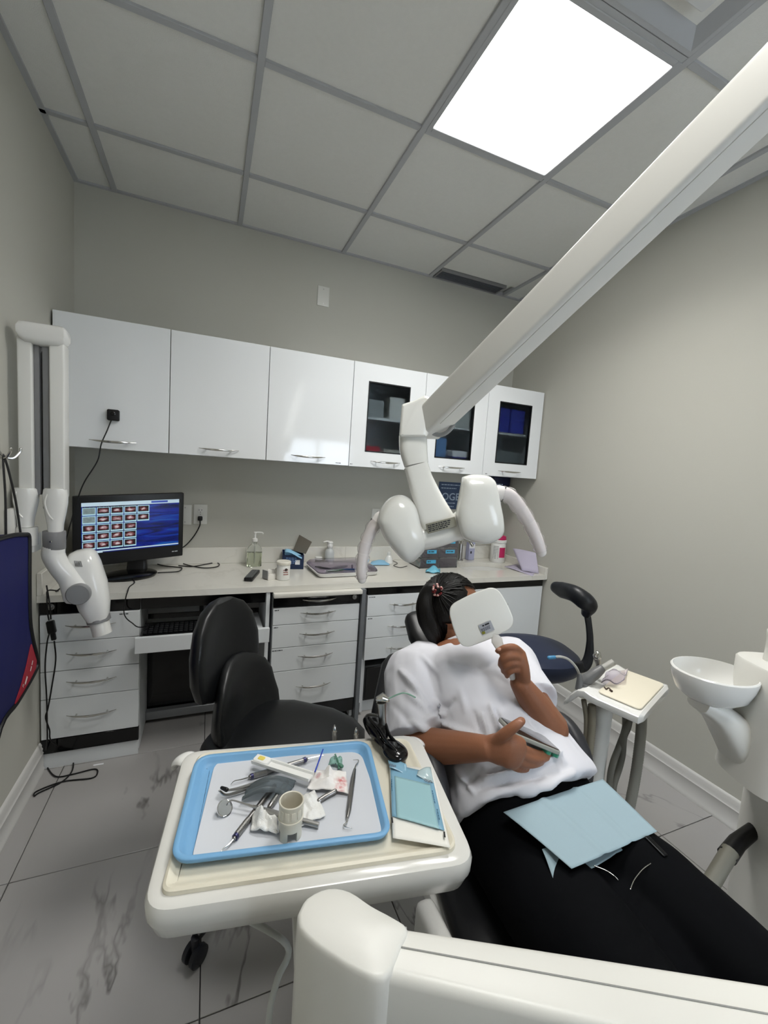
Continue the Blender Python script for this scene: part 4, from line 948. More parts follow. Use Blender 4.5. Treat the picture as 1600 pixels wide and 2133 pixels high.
def curved_pad(name, zs, wid, fo, th, curve=.35, off=0.):
    bm = BM(); rings = []
    for z, w_, f_, t_ in zip(zs, wid, fo, th):
        r = []; n = 32
        for i in range(n):
            a = 2*math.pi*i/n; ct, st = math.cos(a), math.sin(a); x = math.copysign(abs(ct)**.75, ct)*w_; y = math.copysign(abs(st)**.8, st)*t_
            r.append(och(f_+y+curve*x*x/.2, x+off, z))
        rings.append(r)
    loft(bm, rings); return mk(name, bm, VINYL, oc)
curved_pad('backrest', [.615, .62, .65, .70, .78, .86, .91, .935, .945], [.03, .10, .155, .175, .175, .15, .11, .06, .01], [-.03, -.035, -.045, -.055, -.062, -.06, -.055, -.05, -.05], [.01, .03, .042, .045, .042, .038, .03, .02, .005])
curved_pad('lumbar_pad', [.46, .48, .53, .58, .63, .68, .71, .728, .735], [.05, .17, .185, .175, .16, .13, .09, .05, .01], [.06, .03, .005, .0, .004, .004, .0, -.005, -.005], [.01, .05, .045, .036, .032, .03, .024, .015, .004], off=.035)
bm = BM(); lathe(bm, [(.03, .14), (.03, .30), (.02, .302), (.02, .43)], (och(.2,0,0).x, och(.2,0,0).y, 0)); mk('gas_column', bm, CHROME, oc)
for k in range(5):
    a = k*2*math.pi/5+3.863; d_ = V((math.cos(a), math.sin(a), 0)); c0 = och(.2, 0, 0)
    bm = BM(); sweep(bm, [c0+V((0,0,.13)), c0+d_*.17+V((0,0,.11)), c0+d_*.33+V((0,0,.085))], [(.022,.03), (.018,.024), (.012,.016)], 12, up=(0,0,1), e=4); lg = mk('base_leg', bm, PLASTB, oc)
    bm = BM(); cc = c0+d_*.33; pv = V((-d_.y, d_.x, 0))
    for s in (-.014, .014): lathe(bm, [(.026, -.008), (.029, -.006), (.029, .006), (.026, .008)], cc+pv*s+V((0,0,.0295)), pv, 18)
    lathe(bm, [(.008, .03), (.012, .05), (.012, .08), (.006, .082)], cc); mk('caster', bm, mat('caster_navy', '#15171f', .4), lg)

# ================================================================== NAVY ASSISTANT STOOL
NV = mat('navy_vinyl', '#1d2740', .42, bump=.05, bscale=500); NVD = mat('navy_black', '#12151b', .4)
sc = P(1108, 1352, 1.93); sc = V((sc.x, sc.y, .655))
st = thing('assistant_stool', 'navy assistant stool with curved body-rest arm by the right wall', 'stool', (sc.x, sc.y, 0))
sr = V((.95,-.31,0)); sf = V((.31,.95,0)); bm = BM(); rings = []
for z, k in ((-.085, .55), (-.08, .8), (-.055, .95), (-.02, 1), (.0, .97), (.015, .86), (.022, .6), (.024, .2)): rings.append(ring(sc+V((0,0,z)), sr, sf, .205*k, .19*k, 40, 2.4))
loft(bm, rings); mk('seat', bm, NV, st)
bm = BM(); lathe(bm, [(.035, .12), (.035, .30), (.022, .302), (.022, .575)], (sc.x, sc.y, 0)); mk('gas_column', bm, PLASTB, st)
D_ = 1.80
arm = [sc+V((.08,-.04,-.095)), P(1196,1392,D_), P(1216,1388,D_), P(1226,1370,D_), P(1229,1335,D_), P(1227,1305,D_), P(1222,1272,D_)]
bm = BM(); sweep(bm, catmull(arm, 6), [(.008,.03), (.008,.026), (.009,.024), (.008,.02), (.006,.014), (.006,.013), (.006,.014)], 14, up=(.55,.83,0), e=3); mk('rest_arm', bm, NVD, st)
pad = [P(1160,1224,D_+.12), P(1172,1229,D_+.08), P(1195,1236,D_), P(1216,1250,D_-.03), P(1227,1262,D_-.02), P(1222,1276,D_)]
bm = BM(); sweep(bm, catmull(pad, 6), [(.028,.028), (.036,.03), (.036,.03), (.038,.034), (.034,.034), (.022,.022)], 18, round_=True); mk('rest_pad', bm, NVD, st)
for k in range(5):
    a = k*2*math.pi/5+.4; d_ = V((math.cos(a), math.sin(a), 0)); c0 = V((sc.x, sc.y, 0))
    bm = BM(); sweep(bm, [c0+V((0,0,.11)), c0+d_*.14+V((0,0,.095)), c0+d_*.25+V((0,0,.075))], [(.02,.026), (.016,.02), (.012,.014)], 12, up=(0,0,1), e=4); lg = mk('base_leg', bm, PLASTB, st)
    bm = BM(); cc = c0+d_*.25; pv = V((-d_.y, d_.x, 0)); lathe(bm, [(.024, -.016), (.027, -.014), (.027, .014), (.024, .016)], cc+V((0,0,.0275)), pv, 18); lathe(bm, [(.008, .03), (.01, .07), (.005, .072)], cc); mk('caster', bm, PLASTB, lg)

# ================================================================== CUSPIDOR UNIT
cu = thing('cuspidor_unit', 'tall white spittoon column with oval bowl at the right edge', 'dental unit', (1.45, .52, 0))
UNITW = mat('unit_white', '#dcdbd5', .34, spec=.45, bump=.03, bscale=800)
DC = 1.12
k0 = P(1536, 1640, 1.24)              # front left edge of the column
cx0, cy1 = k0.x, k0.y
u = _n(V((.93, -.37, 0))); v = V((-u.y, u.x, 0))
Fc = frame(V((cx0, cy1, 0)) + u*.17 - v*.14, u, v)
bm = BM(); rrprism(bm, Fc, .34, .28, .60, .03, .006); mk('column', bm, UNITW, cu)
bm = BM(); rrprism(bm, Fc, .355, .295, .135, .04, .012, z0=.60); mk('column_cap', bm, UNITW, cu)
bc = P(1488, 1396, DC); rb_ = .098; zb = bc.z
bm = BM(); rings = []
for s, z in ((1.0, 0), (1.03, -.003), (1.03, -.01), (.98, -.03), (.85, -.06), (.6, -.078), (.3, -.085)): rings.append(ring(bc+V((0,0,z)), u, v, rb_*s, rb_*.86*s, 44))
for s, z in ((.3, -.079), (.6, -.072), (.82, -.055), (.94, -.028), (.975, -.005), (.98, 0)): rings.append(ring(bc+V((0,0,z)), u, v, rb_*s, rb_*.86*s, 44))
loft(bm, rings, loop=True); mk('bowl', bm, PLASTG, cu)
bm = BM(); lathe(bm, [(.02, 0), (.02, .003), (.008, .005)], bc+V((0,0,-.079))); mk('drain', bm, STEEL, cu)
bodyc = bc + u*.15 - v*.03
bm = BM(); rings = []
for z, k in ((.68, 1.0), (.72, .96), (.78, .9), (zb-.02, .9), (zb+.03, .9), (zb+.035, .86)): rings.append(ring(V((bodyc.x, bodyc.y, z)), u, v, .085*k, .10*k, 28, 3.2))
loft(bm, rings); mk('bowl_body', bm, UNITW, cu)
bm = BM(); sweep(bm, catmull([bc+V((0,0,-.09))-u*.03, bc+V((0,0,-.115))+u*.02, bc+V((0,0,-.16))+u*.07, bc+V((0,0,-.23))+u*.12], 5), [(.02,.035), (.03,.045), (.045,.055), (.05,.06)], 20, up=(0,0,1), e=3); mk('bowl_bracket', bm, UNITW, cu)
pf = P(1604, 1410, DC)
bm = BM(); sweep(bm, catmull([V((pf.x, pf.y, zb-.02)), V((pf.x, pf.y, zb+.04)), V((pf.x-.002, pf.y, zb+.085)), V((pf.x-.012, pf.y+.004, zb+.115))], 5), [(.02,.02), (.018,.02), (.017,.018), (.012,.012)], 16, round_=True); mk('cup_filler', bm, UNITW, cu)
pole = Fc @ V((.02, .0, 0))
bm = BM(); lathe(bm, [(.03, .735), (.028, .75), (.028, 2.22), (.026, 2.23)], (pole.x, pole.y, 0), n=20); mk('lamp_post', bm, UNITW, cu)
hp = [P(1472,1880,.98), P(1500,1815,1.02), P(1520,1775,1.06), P(1545,1740,1.1)]
bm = BM(); tube(bm, [P(1522,1772,1.15), P(1503,1803,1.13), P(1468,1862,1.1), P(1425,1930,1.08), P(1380,2020,1.08)], .02, 12, k=14); ob = mk('suction_hose', bm, mat('hose_olive', '#77756a', .5), cu)
bm = BM(); sweep(bm, [P(1575,1725,1.19), P(1535,1756,1.17), P(1514,1784,1.145)], [.018, .021, .0225], 14); mk('hose_connector', bm, PLASTB, cu)

# ================================================================== ASSISTANT INSTRUMENT HOLDER
ZA = .755; B_, C_, D4, A_ = onZ(1335,1490,ZA), onZ(1407,1436,ZA), onZ(1300,1392,ZA), onZ(1232,1446,ZA)
asu = thing('assistant_console', 'small white instrument console with cream pad and hoses beside the stool', 'dental unit', ((A_+C_)/2*1.0 - V((0,0,.5))))
uL = (B_-A_); wD = (D4-A_)
bm = BM(); rings = []
for s in [-.62, -.56, -.45, -.3, -.15, 0, .15, .5, .85, .97, 1.03]:
    ins = .0 if -.5 < s < .98 else .1
    droop = -.055*((-s)/.6)**2 if s < 0 else 0; lift = .016*math.exp(-((s+.25)/.18)**2)
    o_ = A_+uL*s; e0, e1 = o_+wD*(-.02+ins*.6), o_+wD*(1.03-ins*.6)
    c0 = (e0+e1)/2+V((0,0,droop+lift-.017)); rings.append(ring(c0, _n(wD), V((0,0,1)), (e1-e0).length/2, .018 if -.58 < s < 1 else .011, 28, 5))
loft(bm, rings); mk('console_shell', bm, PLASTG, asu)
padp = roundpoly([A_+uL*.06+wD*.08, B_-uL*.05+wD*.08, B_-uL*.05+wD*.93, A_+uL*.06+wD*.93], .018, 5)
bm = BM(); slab(bm, [q+V((0,0,.0008)) for q in padp], V((0,0,1)), .006, .003); mk('cream_pad', bm, mat('cream_pad', '#e9e2cf', .4, bump=.1, bscale=300), asu)
pA = onZ(1259, 1452, ZA-.03)
bm = BM(); lathe(bm, [(.029, .24), (.029, .30), (.03, ZA-.06), (.036, ZA-.05)], (pA.x, pA.y, 0), n=24); mk('post', bm, PLASTW, asu)
bm = BM(); sweep(bm, [V((pA.x+.01, pA.y, .27)), V((pA.x-.12, pA.y-.06, .27)), V((.93, .80, .33))], [(.03,.025)]*3, 14, up=(0,0,1), e=4); mk('swing_arm', bm, PLASTW, asu)
HG = mat('hose_beige', '#837d6e', .5); HK = mat('hose_grey', '#8d8c85', .5)
dA = 1.40
def hose(pts, r, m, ribs=False, name='hose', parent=asu):
    bm = BM(); path = catmull(pts, 26 if ribs else 8)
    sweep(bm, path, [r*(1+.07*(k % 2)) for k in range(len(path))] if ribs else r, 12); return mk(name, bm, m, parent, ang=80)
hose([P(1216,1458,dA), P(1222,1500,dA), P(1219,1550,dA), P(1206,1615,dA), P(1196,1680,dA), P(1200,1730,dA)], .0085, HG)
hose([P(1233,1468,dA-.01), P(1233,1510,dA-.01), P(1227,1570,dA-.01), P(1216,1620,dA-.01), P(1208,1690,dA)], .012, HG, True)
hose([P(1303,1490,dA), P(1302,1520,dA+.01), P(1290,1555,dA), P(1277,1590,dA-.01), P(1270,1630,dA), P(1272,1690,dA+.01)], .010, mat('hose_dark', '#6d6c64', .5))
hose([P(1313,1490,dA), P(1308,1515,dA-.01), P(1300,1535,dA-.01), P(1297,1570,dA), P(1290,1600,dA+.01), P(1278,1640,dA), P(1280,1690,dA)], .010, mat('hose_dark', '#6d6c64', .5))
hose([P(1337,1492,dA-.03), P(1334,1540,dA-.03), P(1325,1610,dA-.02), P(1312,1680,dA-.02), P(1300,1740,dA)], .015, HK, True)
SM = mat('smoke_plastic', '#6a6b6c', .35)
t = thing('saliva_ejector', 'clear bent saliva ejector with blue tip in the assistant console', 'suction tip', P(1210,1425,dA))
bm = BM(); tube(bm, [P(1214,1428,dA), P(1208,1408,dA), P(1200,1390,dA), P(1185,1374,dA), P(1168,1368,dA), P(1152,1369,dA)], .0042, 10); mk('tube', bm, mat('tube_clear', '#d6d6d0', .2, trans=.5), t)
bm = BM(); sweep(bm, [P(1155,1369,dA), P(1144,1370,dA)], [.006, .0065], 12, round_=True); mk('blue_tip', bm, mat('tip_blue', '#3f7fa8', .4), t)
bm = BM(); sweep(bm, [P(1206,1436,dA), P(1208,1416,dA), P(1207,1403,dA)], [.012, .010, .006], 14); mk('grip', bm, SM, t)
t = thing('suction_handle', 'grey suction handpiece with clear wide tip in the assistant console', 'suction tip', P(1225,1430,dA))
bm = BM(); sweep(bm, catmull([P(1214,1420,dA+.01), P(1224,1414,dA+.01), P(1240,1403,dA+.01), P(1252,1394,dA+.01)], 5), [.016, .019, .018, .014], 18, round_=True); mk('valve_body', bm, SM, t)
bm = BM(); sweep(bm, [P(1254,1393,dA+.01), P(1278,1379,dA+.01)], [.011, .011], 16); mk('wide_tip', bm, mat('tube_clear', '#d6d6d0', .2, trans=.5), t)
bm = BM(); sweep(bm, [P(1217,1424,dA), P(1217,1436,dA)], .012, 14); mk('nozzle', bm, SM, t)
t = thing('air_syringe', 'chrome-topped syringe handle standing in the assistant console', 'instrument', P(1247,1390,dA+.03))
bm = BM(); sweep(bm, catmull([P(1248,1398,dA+.04), P(1247,1385,dA+.04), P(1245,1374,dA+.04), P(1244,1366,dA+.04)], 4), [.009, .008, .011, .013], 16); mk('barrel', bm, STEEL, t)
bm = BM(); sweep(bm, [P(1244,1367,dA+.04), P(1245,1362,dA+.04)], [.014, .011], 16, round_=True); mk('chrome_cap', bm, CHROME, t)
o = sheet('plastic_wrap', [onZ(1252,1428,ZA+.01), onZ(1300,1424,ZA+.01), onZ(1308,1398,ZA+.01), onZ(1262,1404,ZA+.01)], mat('wrap_film', '#e4dfe8', .1, trans=.85, ior=1.1), 12, 10, lambda a, b: .008+.010*math.sin(7*a+3*b)*math.sin(5*b+1)+.012*math.sin(math.pi*a)*math.sin(math.pi*b), .0006); tag(o, 'crumpled clear film lying on the assistant console', 'wrap')
bm = BM(); tube(bm, [onZ(1259,1431,ZA+.008), onZ(1263,1435,ZA+.010), onZ(1268,1433,ZA+.008), onZ(1274,1438,ZA+.009)], .0018, 6); sweep(bm, [onZ(1271,1437,ZA+.010), onZ(1275,1440,ZA+.010)], .0035, 8); tag(mk('dental_crumb', bm, mat('crumb_brown', '#3b2a22', .6)), 'tiny dark brown twisted scrap on the cream console pad', 'scrap')

# ================================================================== DENTAL LAMP ON ITS ARM
lp = thing('dental_lamp', 'white overhead dental lamp with twin pods, wrapped handles and a long arm', 'lamp', P(925, 1100, 1.2))
LW = mat('lamp_white', '#dfdfda', .14, spec=.5, coat=.2); LWM = mat('lamp_arm_white', '#d9d8d3', .3, spec=.45)
LD = 1.2
def vdir(px, py): return _n(ray(px, py))
a0, a1 = P(893, 884, LD), P(1600, 186, .66); dr = _n(a1-a0); a2 = a1+dr*.28
upv = V((0,0,1)); upv = _n(upv-dr*upv.dot(dr)); upv = _n(Matrix.Rotation(math.radians(6), 3, dr) @ upv)
sv = dr.cross(upv)
bm = BM(); M_ = frame(a0-dr*.02, upv, sv)   # local z = along arm
ln_ = (a2-a0).length+.02
Fz = M_.to_3x3() @ V((0,0,1))
if Fz.dot(dr) < 0: M_ = frame(a0-dr*.02, sv, upv)
W1, W2 = (.076, .086) if Fz.dot(dr) > 0 else (.086, .076)
rrprism(bm, M_, W1, W2, ln_, .010, .004); mk('spring_arm', bm, LWM, lp)
bm = BM(); q0, q1 = a0+dr*.05-upv*.038, a0+dr*(ln_*.8)-upv*.038
sweep(bm, [q0, q0.lerp(q1, .5), q1], [(.003,.030)]*3, 10, up=upv, e=4); mk('cable_cover', bm, LWM, lp)
post_top = V((pole.x, pole.y, 2.2))
bm = BM(); lathe(bm, [(.045, -.05), (.05, -.045), (.05, .045), (.045, .05)], a2, (0,0,1), 24); mk('arm_knuckle', bm, LW, lp)
bm = BM(); sweep(bm, [a2+V((0,0,.03)), a2.lerp(post_top, .5)+V((0,0,.03)), post_top+V((0,0,-.02))], [(.03,.028)]*3, 18, up=(0,0,1), e=4); mk('boom', bm, LWM, lp)
def pxpoly(pts, d): return [P(x, y, d) for x, y in pts]
vd = vdir(870, 870)
bm = BM(); slab(bm, roundpoly(pxpoly([(837,842),(864,834),(885,823),(905,832),(911,858),(905,885),(889,911),(831,911)], LD-.045), .008, 3), vd, .09, .008); mk('arm_joint', bm, LW, lp)
bm = BM(); tube(bm, [P(896,900,LD-.02), P(915,906,LD-.02), P(932,900,LD-.02), P(945,885,LD-.02)], .006, 8); mk('joint_lip', bm, PLASTGREY, lp)
pw = LD/883
nk = catmull([P(860,908,LD), P(861,935,LD), P(867,968,LD)], 5)
bm = BM(); sweep(bm, nk, [(29*pw,.034), (29*pw,.034), (25*pw,.032)], 24, up=r_, e=3.2); mk('upper_neck', bm, LW, lp)
nk = catmull([P(866,970,LD), P(875,1000,LD), P(892,1045,LD), P(912,1090,LD)], 5)
bm = BM(); sweep(bm, nk, [(25*pw,.032), (26*pw,.032), (31*pw,.036), (37*pw,.04)], 24, up=r_, e=4); mk('lower_neck', bm, LW, lp)
bm = BM(); sweep(bm, catmull([P(845,1118,LD), P(890,1118,LD), P(940,1103,LD), P(1000,1075,LD)], 6), [(.04,.04), (.036,.036), (.036,.036), (.05,.05)], 24); mk('cross_body', bm, LW, lp)
podL = [(787,1083),(794,1061),(811,1039),(833,1031),(855,1039),(871,1058),(880,1091),(890,1119),(888,1141),(868,1165),(849,1171),(824,1149),(800,1116)]
podR = [(962,996),(978,991),(1009,992),(1025,1000),(1033,1016),(1041,1055),(1047,1091),(1044,1116),(1017,1132),(978,1127),(958,1112),(950,1070),(955,1036)]
for nm, pp, d_ in (('left_pod', podL, LD+.01), ('right_pod', podR, LD-.005)):
    cl = catmull([P(x, y, d_) for x, y in pp]+[P(*pp[0], d_)], 4)[:-1]
    bm = BM(); pillow(bm, cl, vdir(925, 1090), .15, 10, e=2.4 if nm == 'left_pod' else 3.4, shrink=.7 if nm == 'left_pod' else .5); mk('lamp_pod', bm, LW, lp, ang=60)
    bm = BM(); c = sum(cl, V())/len(cl); lens = [c+(q-c)*.62+vdir(925,1090)*.058-V((0,0,.01)) for q in cl]; slab(bm, lens, vdir(925,1090), .012, .003); mk('lamp_lens', bm, mat('lens_clear', '#cfd6da', .1, trans=.6), lp)
GRIP = mat('grip_pink_white', '#e3dfdc', .25); FILM = mat('film_sleeve', '#fdfbfc', .08, trans=.95, ior=1.08)
for nm, pts, rr in (('R', [(1036,1026),(1062,1034),(1086,1062),(1106,1096),(1120,1128),(1128,1150)], [.022, .02, .018, .017, .014]), ('L', [(792,1078),(775,1102),(763,1130),(756,1160),(753,1190),(754,1206)], [.018, .016, .016, .015, .013])):
    path = catmull([P(x, y, LD) for x, y in pts], 5)
    bm = BM(); sweep(bm, path, rr, 16, round_=True); h_ = mk('handle', bm, GRIP, lp)
    bm = BM(); m = len(path); rr2 = [lerps(rr, m)[k]*1.0+.003+.0025*math.sin(k*1.7)+.0012*math.sin(k*3.1) for k in range(m)]
    sweep(bm, path[2:], rr2[2:], 14, cap=False); o = mk('film_sleeve', bm, FILM, h_, ang=80)
    ss = o.modifiers.new('t', 'SOLIDIFY'); ss.thickness = .0006
u = _n(P(948,1086,LD-.043)-P(890,1101,LD-.043)); pl0 = P(919,1094,LD-.043); v = -vdir(919,1094).cross(u)
v = _n(u_ - u*u_.dot(u))
bm = BM(); rrprism(bm, frame(pl0, u, v), .082, .027, .004, .002, .0008); pt = mk('rating_plate', bm, mat('plate_olive', '#8b897c', .4, metal=.3), lp)
scribble('plate_print', pl0-u*.037+v*.010+(frame(pl0,u,v).to_3x3() @ V((0,0,.0042))), u, v, .074, .02, 4, INK, pt, 91, nrm=frame(pl0,u,v).to_3x3() @ V((0,0,1)))

# ================================================================== DELIVERY UNIT
ZT = .80
du = thing('delivery_unit', 'white instrument delivery table with cream mat on a thick foreground arm', 'dental unit', (.2, .72, .7))
FLc, FRc, NRc, NLc = V((-.036, .942, 0)), V((.486, .852, 0)), V((.424, .512, 0)), V((-.074, .596, 0))
up = V((0,0,1))
def lv(p, z): return V((p.x, p.y, z))
base = roundpoly([NLc, NRc, FRc, FLc], [.045, .045, .05, .04], 7)
nrm_in = 1 if area_normal(base).z > 0 else -1
def ins(poly, d): return inset(poly, d*1.0, V((0,0,nrm_in)))
bm = BM(); rings = []
for d_, z in ((.05, ZT-.085), (.03, ZT-.082), (.012, ZT-.062), (.004, ZT-.042), (0, ZT-.034), (-.001, ZT-.016), (.003, ZT-.007), (.009, ZT-.004), (.022, ZT-.004)): rings.append([lv(q, z) for q in ins(base, d_)])
loft(bm, rings); mk('table_shell', bm, mat('table_white', '#d3d2cd', .14, spec=.5), du)
mat_o = roundpoly([NLc.lerp(FRc, .045)+V((-.002,.004,0)), NRc.lerp(FLc, .045)+V((0,.006,0)), FRc.lerp(NLc, .07), FLc.lerp(NRc, .06)], [.02, .03, .03, .03], 6)
CREAM = mat('cream_mat', '#d9d3c1', .36, spec=.45, bump=.04, bscale=500)
bm = BM(); rings = []
for d_, z in ((0, ZT-.0038), (.001, ZT+.002), (.005, ZT+.0045), (.010, ZT+.0035), (.014, ZT+.0), (.02, ZT-.001)): rings.append([lv(q, z) for q in ins(mat_o, d_)])
loft(bm, rings); mk('silicone_mat', bm, CREAM, du)
for c_, a_ in ((FLc+V((-.004, .0, 0)), 2.5), (FRc+V((-.006, -.004, 0)), .5)):
    bm = BM(); d_ = V((math.cos(a_), math.sin(a_), 0)); sweep(bm, catmull([lv(c_-d_*.045, ZT-.026), lv(c_-d_*.012, ZT-.02), lv(c_+d_*.008, ZT-.03), lv(c_+d_*.014, ZT-.046)], 5), [(.008,.02), (.009,.022), (.008,.018), (.004,.012)], 16, up=(0,0,1), round_=True); mk('side_grip', bm, PLASTG, du)
ZK = .83
kpx = [(619,1898),(638,1866),(682,1846),(728,1853),(775,1884),(825,1911),(852,1932),(838,1968),(803,2038),(742,2020),(698,1994),(650,1960),(622,1928)]
kp = catmull([onZ(x, y, ZK) for x, y in kpx]+[onZ(*kpx[0], ZK)], 3)[:-1]
kc = sum(kp, V())/len(kp)
bm = BM(); rings = []
for d_, z in ((.004, ZK-.30), (.0, ZK-.29), (0, ZK-.025), (.0006, ZK-.008), (.0018, ZK-.004), (.004, ZK-.0012), (.007, ZK), (.035, ZK+.004)): rings.append([lv(kc+(q-kc)*(1-d_/.07), z) for q in kp])
loft(bm, rings); mk('arm_knuckle', bm, UNITW, du, ang=50)
e0, e1 = onZ(838,1928,ZK-.006), onZ(1600,2047,ZK-.006); f0, f1 = onZ(797,2028,ZK-.006), onZ(1600,2218,ZK-.006)
def sect(s):
    a, b = e0.lerp(e1, s), f0.lerp(f1, s); t_ = _n(b-a); w_ = (b-a).length; c = (a+b)/2
    h_ = .095; return [c+t_*x+up*(y-h_/2) for x, y in rrect(w_*1.04, h_, .012, 4)]
bm = BM(); loft(bm, [sect(s) for s in (-.03, .3, .7, 1.0, 1.5)]); mk('arm_beam', bm, UNITW, du, ang=50)
bm = BM(); g0, g1 = onZ(775,1962,ZK-.0055), onZ(1600,2112,ZK-.0055); g0 = g0.lerp(g1, .02); sweep(bm, [g0, g0.lerp(g1, 1.5)], (.0008,.0012) if False else .001, 6); mk('beam_seam', bm, mat('seam_grey', '#8f8f8c', .6), du)
bm = BM(); cl_ = [sect(s) for s in (-.012, .012)]; cc = [sum(r, V())/len(r) for r in cl_]
loft(bm, [[c+(q-c)*1.07 for q in r] for r, c in zip(cl_, cc)]); mk('beam_collar', bm, UNITW, du)
post = (base[0]+base[len(base)//2])*.5
bm = BM(); lathe(bm, [(.05, ZT-.13), (.05, ZT-.085)], (.19, .66, 0), n=24); mk('swivel', bm, UNITW, du)
bm = BM(); sweep(bm, [V((.19, .66, ZT-.125)), V((.18, .58, ZT-.135)), V((.17, .50, ZT-.15))], [(.02,.04)]*3, 16, up=(0,0,1), e=4); mk('under_bracket', bm, UNITW, du)
bm = BM(); tube(bm, [V((.05, .63, ZT-.08)), P(598,1968,.74), P(578,2040,.72), P(563,2100,.71), P(560,2180,.70), P(575,2260,.66)], .0055, 10); mk('drain_tube', bm, mat('tube_milky', '#b9bcb8', .35), du)
# handpieces standing behind the table
hold = V((.30, .90, ZT-.03))
bm = BM(); box(bm, .12, .44, -.012, .012, -.01, .012, .006, 2, Matrix.Translation((0, .93, ZT-.035)) @ Matrix.Rotation(math.radians(-10), 4, 'Z')); mk('instrument_rail', bm, PLASTW, du)
sy = thing('air_water_syringe', 'steel air and water syringe with green tip standing behind the delivery table', 'instrument', P(797,1540,.99))
D9 = .99
bm = BM(); sweep(bm, catmull([P(806,1560,D9), P(802,1530,D9), P(797,1500,D9), P(796,1478,D9), P(795,1462,D9)], 4), [.011, .0105, .009, .0105, .013], 16); mk('barrel', bm, STEEL, sy)
bm = BM(); sweep(bm, [P(788,1456,D9), P(797,1453,D9), P(806,1457,D9)], [.007, .011, .007], 12, round_=True); mk('head', bm, CHROME, sy)
bm = BM(); tube(bm, [P(804,1458,D9), P(830,1446,D9), P(846,1444,D9), P(866,1453,D9)], .0018, 8); mk('green_tip', bm, mat('tip_green', '#8fb7a4', .25, trans=.4), sy)
for k, (x, y) in enumerate(((697,1516),(742,1522))):
    t = thing('handpiece', ['slim steel handpiece tip poking up behind the delivery table', 'short steel handpiece tip next to the sunglasses'][k], 'instrument', P(x, y+10, 1.0), 'handpieces behind the table')
    bm = BM(); sweep(bm, [P(x+1,y+40,1.0), P(x,y+8,1.0)], [.007, .006], 12); mk('sleeve', bm, STEEL, t)
    bm = BM(); sweep(bm, [P(x,y+8,1.0), P(x,y-2,1.0), P(x,y-6,1.0)], [.005, .004, .0015], 10); mk('tip', bm, CHROME, t)

# ================================================================== PATIENT CHAIR
dc = thing('dental_chair', 'reclined black dental chair with white base carrying the patient', 'chair', (.74, .5, 0))
UPH = mat('black_upholstery', '#121316', .42, bump=.05, bscale=500); CX_ = .735
def profile_pad(name, prof, wid, th, e=3.0):
    pts = catmull([V((CX_, y, z)) for y, z in prof], 6); bm = BM(); sweep(bm, pts, [(t_, w_) for t_, w_ in zip(th, wid)], 36, up=(0,.3,1), e=e, round_=True); return mk(name, bm, UPH, dc)
profile_pad('backrest', [(.70, .455), (.82, .50), (.98, .60), (1.12, .70), (1.24, .785)], [.20, .255, .275, .265, .19], [.035, .045, .045, .045, .04])
profile_pad('headrest', [(1.22, .80), (1.29, .845), (1.35, .885)], [.055, .068, .06], [.03, .035, .03])
profile_pad('seat', [(.78, .47), (.62, .475), (.45, .485), (.28, .50)], [.22, .25, .25, .24], [.045, .05, .05, .05])
profile_pad('leg_rest', [(.29, .495), (.0, .47), (-.25, .43), (-.5, .38)], [.235, .22, .20, .17], [.045, .045, .04, .035])
for s in (-1, 1):
    x = CX_+s*.222; rr = [(.74, .60), (.80, .66), (.86, .72), (.92, .78)]
    bm = BM(); pillow(bm, catmull([V((x, y, z)) for y, z in ((.745,.62),(.75,.68),(.79,.735),(.85,.76),(.90,.745),(.90,.68),(.86,.62),(.79,.585),(.745,.62))], 4)[:-1], V((1,0,0)), .05, 5, e=2.4, shrink=.5); mk('side_bolster', bm, mat('bolster_grey', '#232428', .45), dc)
bm = BM(); rings = []
for y, w_, h_ in ((1.12, .12, .03), (1.05, .19, .04), (.85, .23, .05), (.6, .25, .06), (.3, .25, .06), (.1, .2, .04)): rings.append(ring(V((CX_, y, .385+max(0, y-.75)*.55)), V((1,0,0)), V((0,0,1)), w_, h_*.8, 28, 4))
loft(bm, rings); mk('seat_shell', bm, PLASTW, dc)
for s in (-1, 1):
    bm = BM(); box(bm, CX_+s*.295-.022, CX_+s*.295+.022, .30, .70, .40, .535, .016, 3); mk('side_panel', bm, PLASTW, dc)
for x in (CX_-.09, CX_+.09):
    bm = BM(); sweep(bm, [V((x, .30, .34)), V((x, .62, .16))], [(.03,.045), (.03,.045)], 16, up=(0,0,1), e=4); mk('lift_arm', bm, PLASTW, dc)
bm = BM(); rrprism(bm, Matrix.Translation((CX_, .60, 0)), .42, .62, .12, .10, .03); mk('base', bm, PLASTW, dc)

# ================================================================== PATIENT
def bake(bm, voxel, smooth=6, fac=.5):
    me = bpy.data.meshes.new('tmp'); bm.to_mesh(me); bm.free()
    o = bpy.data.objects.new('tmp', me); COL.objects.link(o)
    r = o.modifiers.new('r', 'REMESH'); r.mode = 'VOXEL'; r.voxel_size = voxel
    if smooth: s = o.modifiers.new('s', 'SMOOTH'); s.iterations = smooth; s.factor = fac
    bpy.context.view_layer.update()
    out = bpy.data.meshes.new_from_object(o.evaluated_get(bpy.context.evaluated_depsgraph_get()))
    bpy.data.objects.remove(o); bpy.data.meshes.remove(me)
    for p in out.polygons: p.use_smooth = True
    return out
def link_mesh(name, me, m, parent):
    me.name = name; me.materials.clear(); me.materials.append(m)
    o = bpy.data.objects.new(name, me); COL.objects.link(o)
    if parent is not None: o.parent = parent
    return o
def limb(bm, pts, rad, n=16, k=5): sweep(bm, catmull(pts, k), rad, n, round_=True)
def to_px(w_):
    d = w_-EYE; z = -b_.dot(d); return CX+F_PX*r_.dot(d)/z, CY-F_PX*u_.dot(d)/z
SKIN = mat('skin', '#84573f', .5, spec=.35, bump=.12, bscale=350, var=.06, vscale=25, sss=.08)
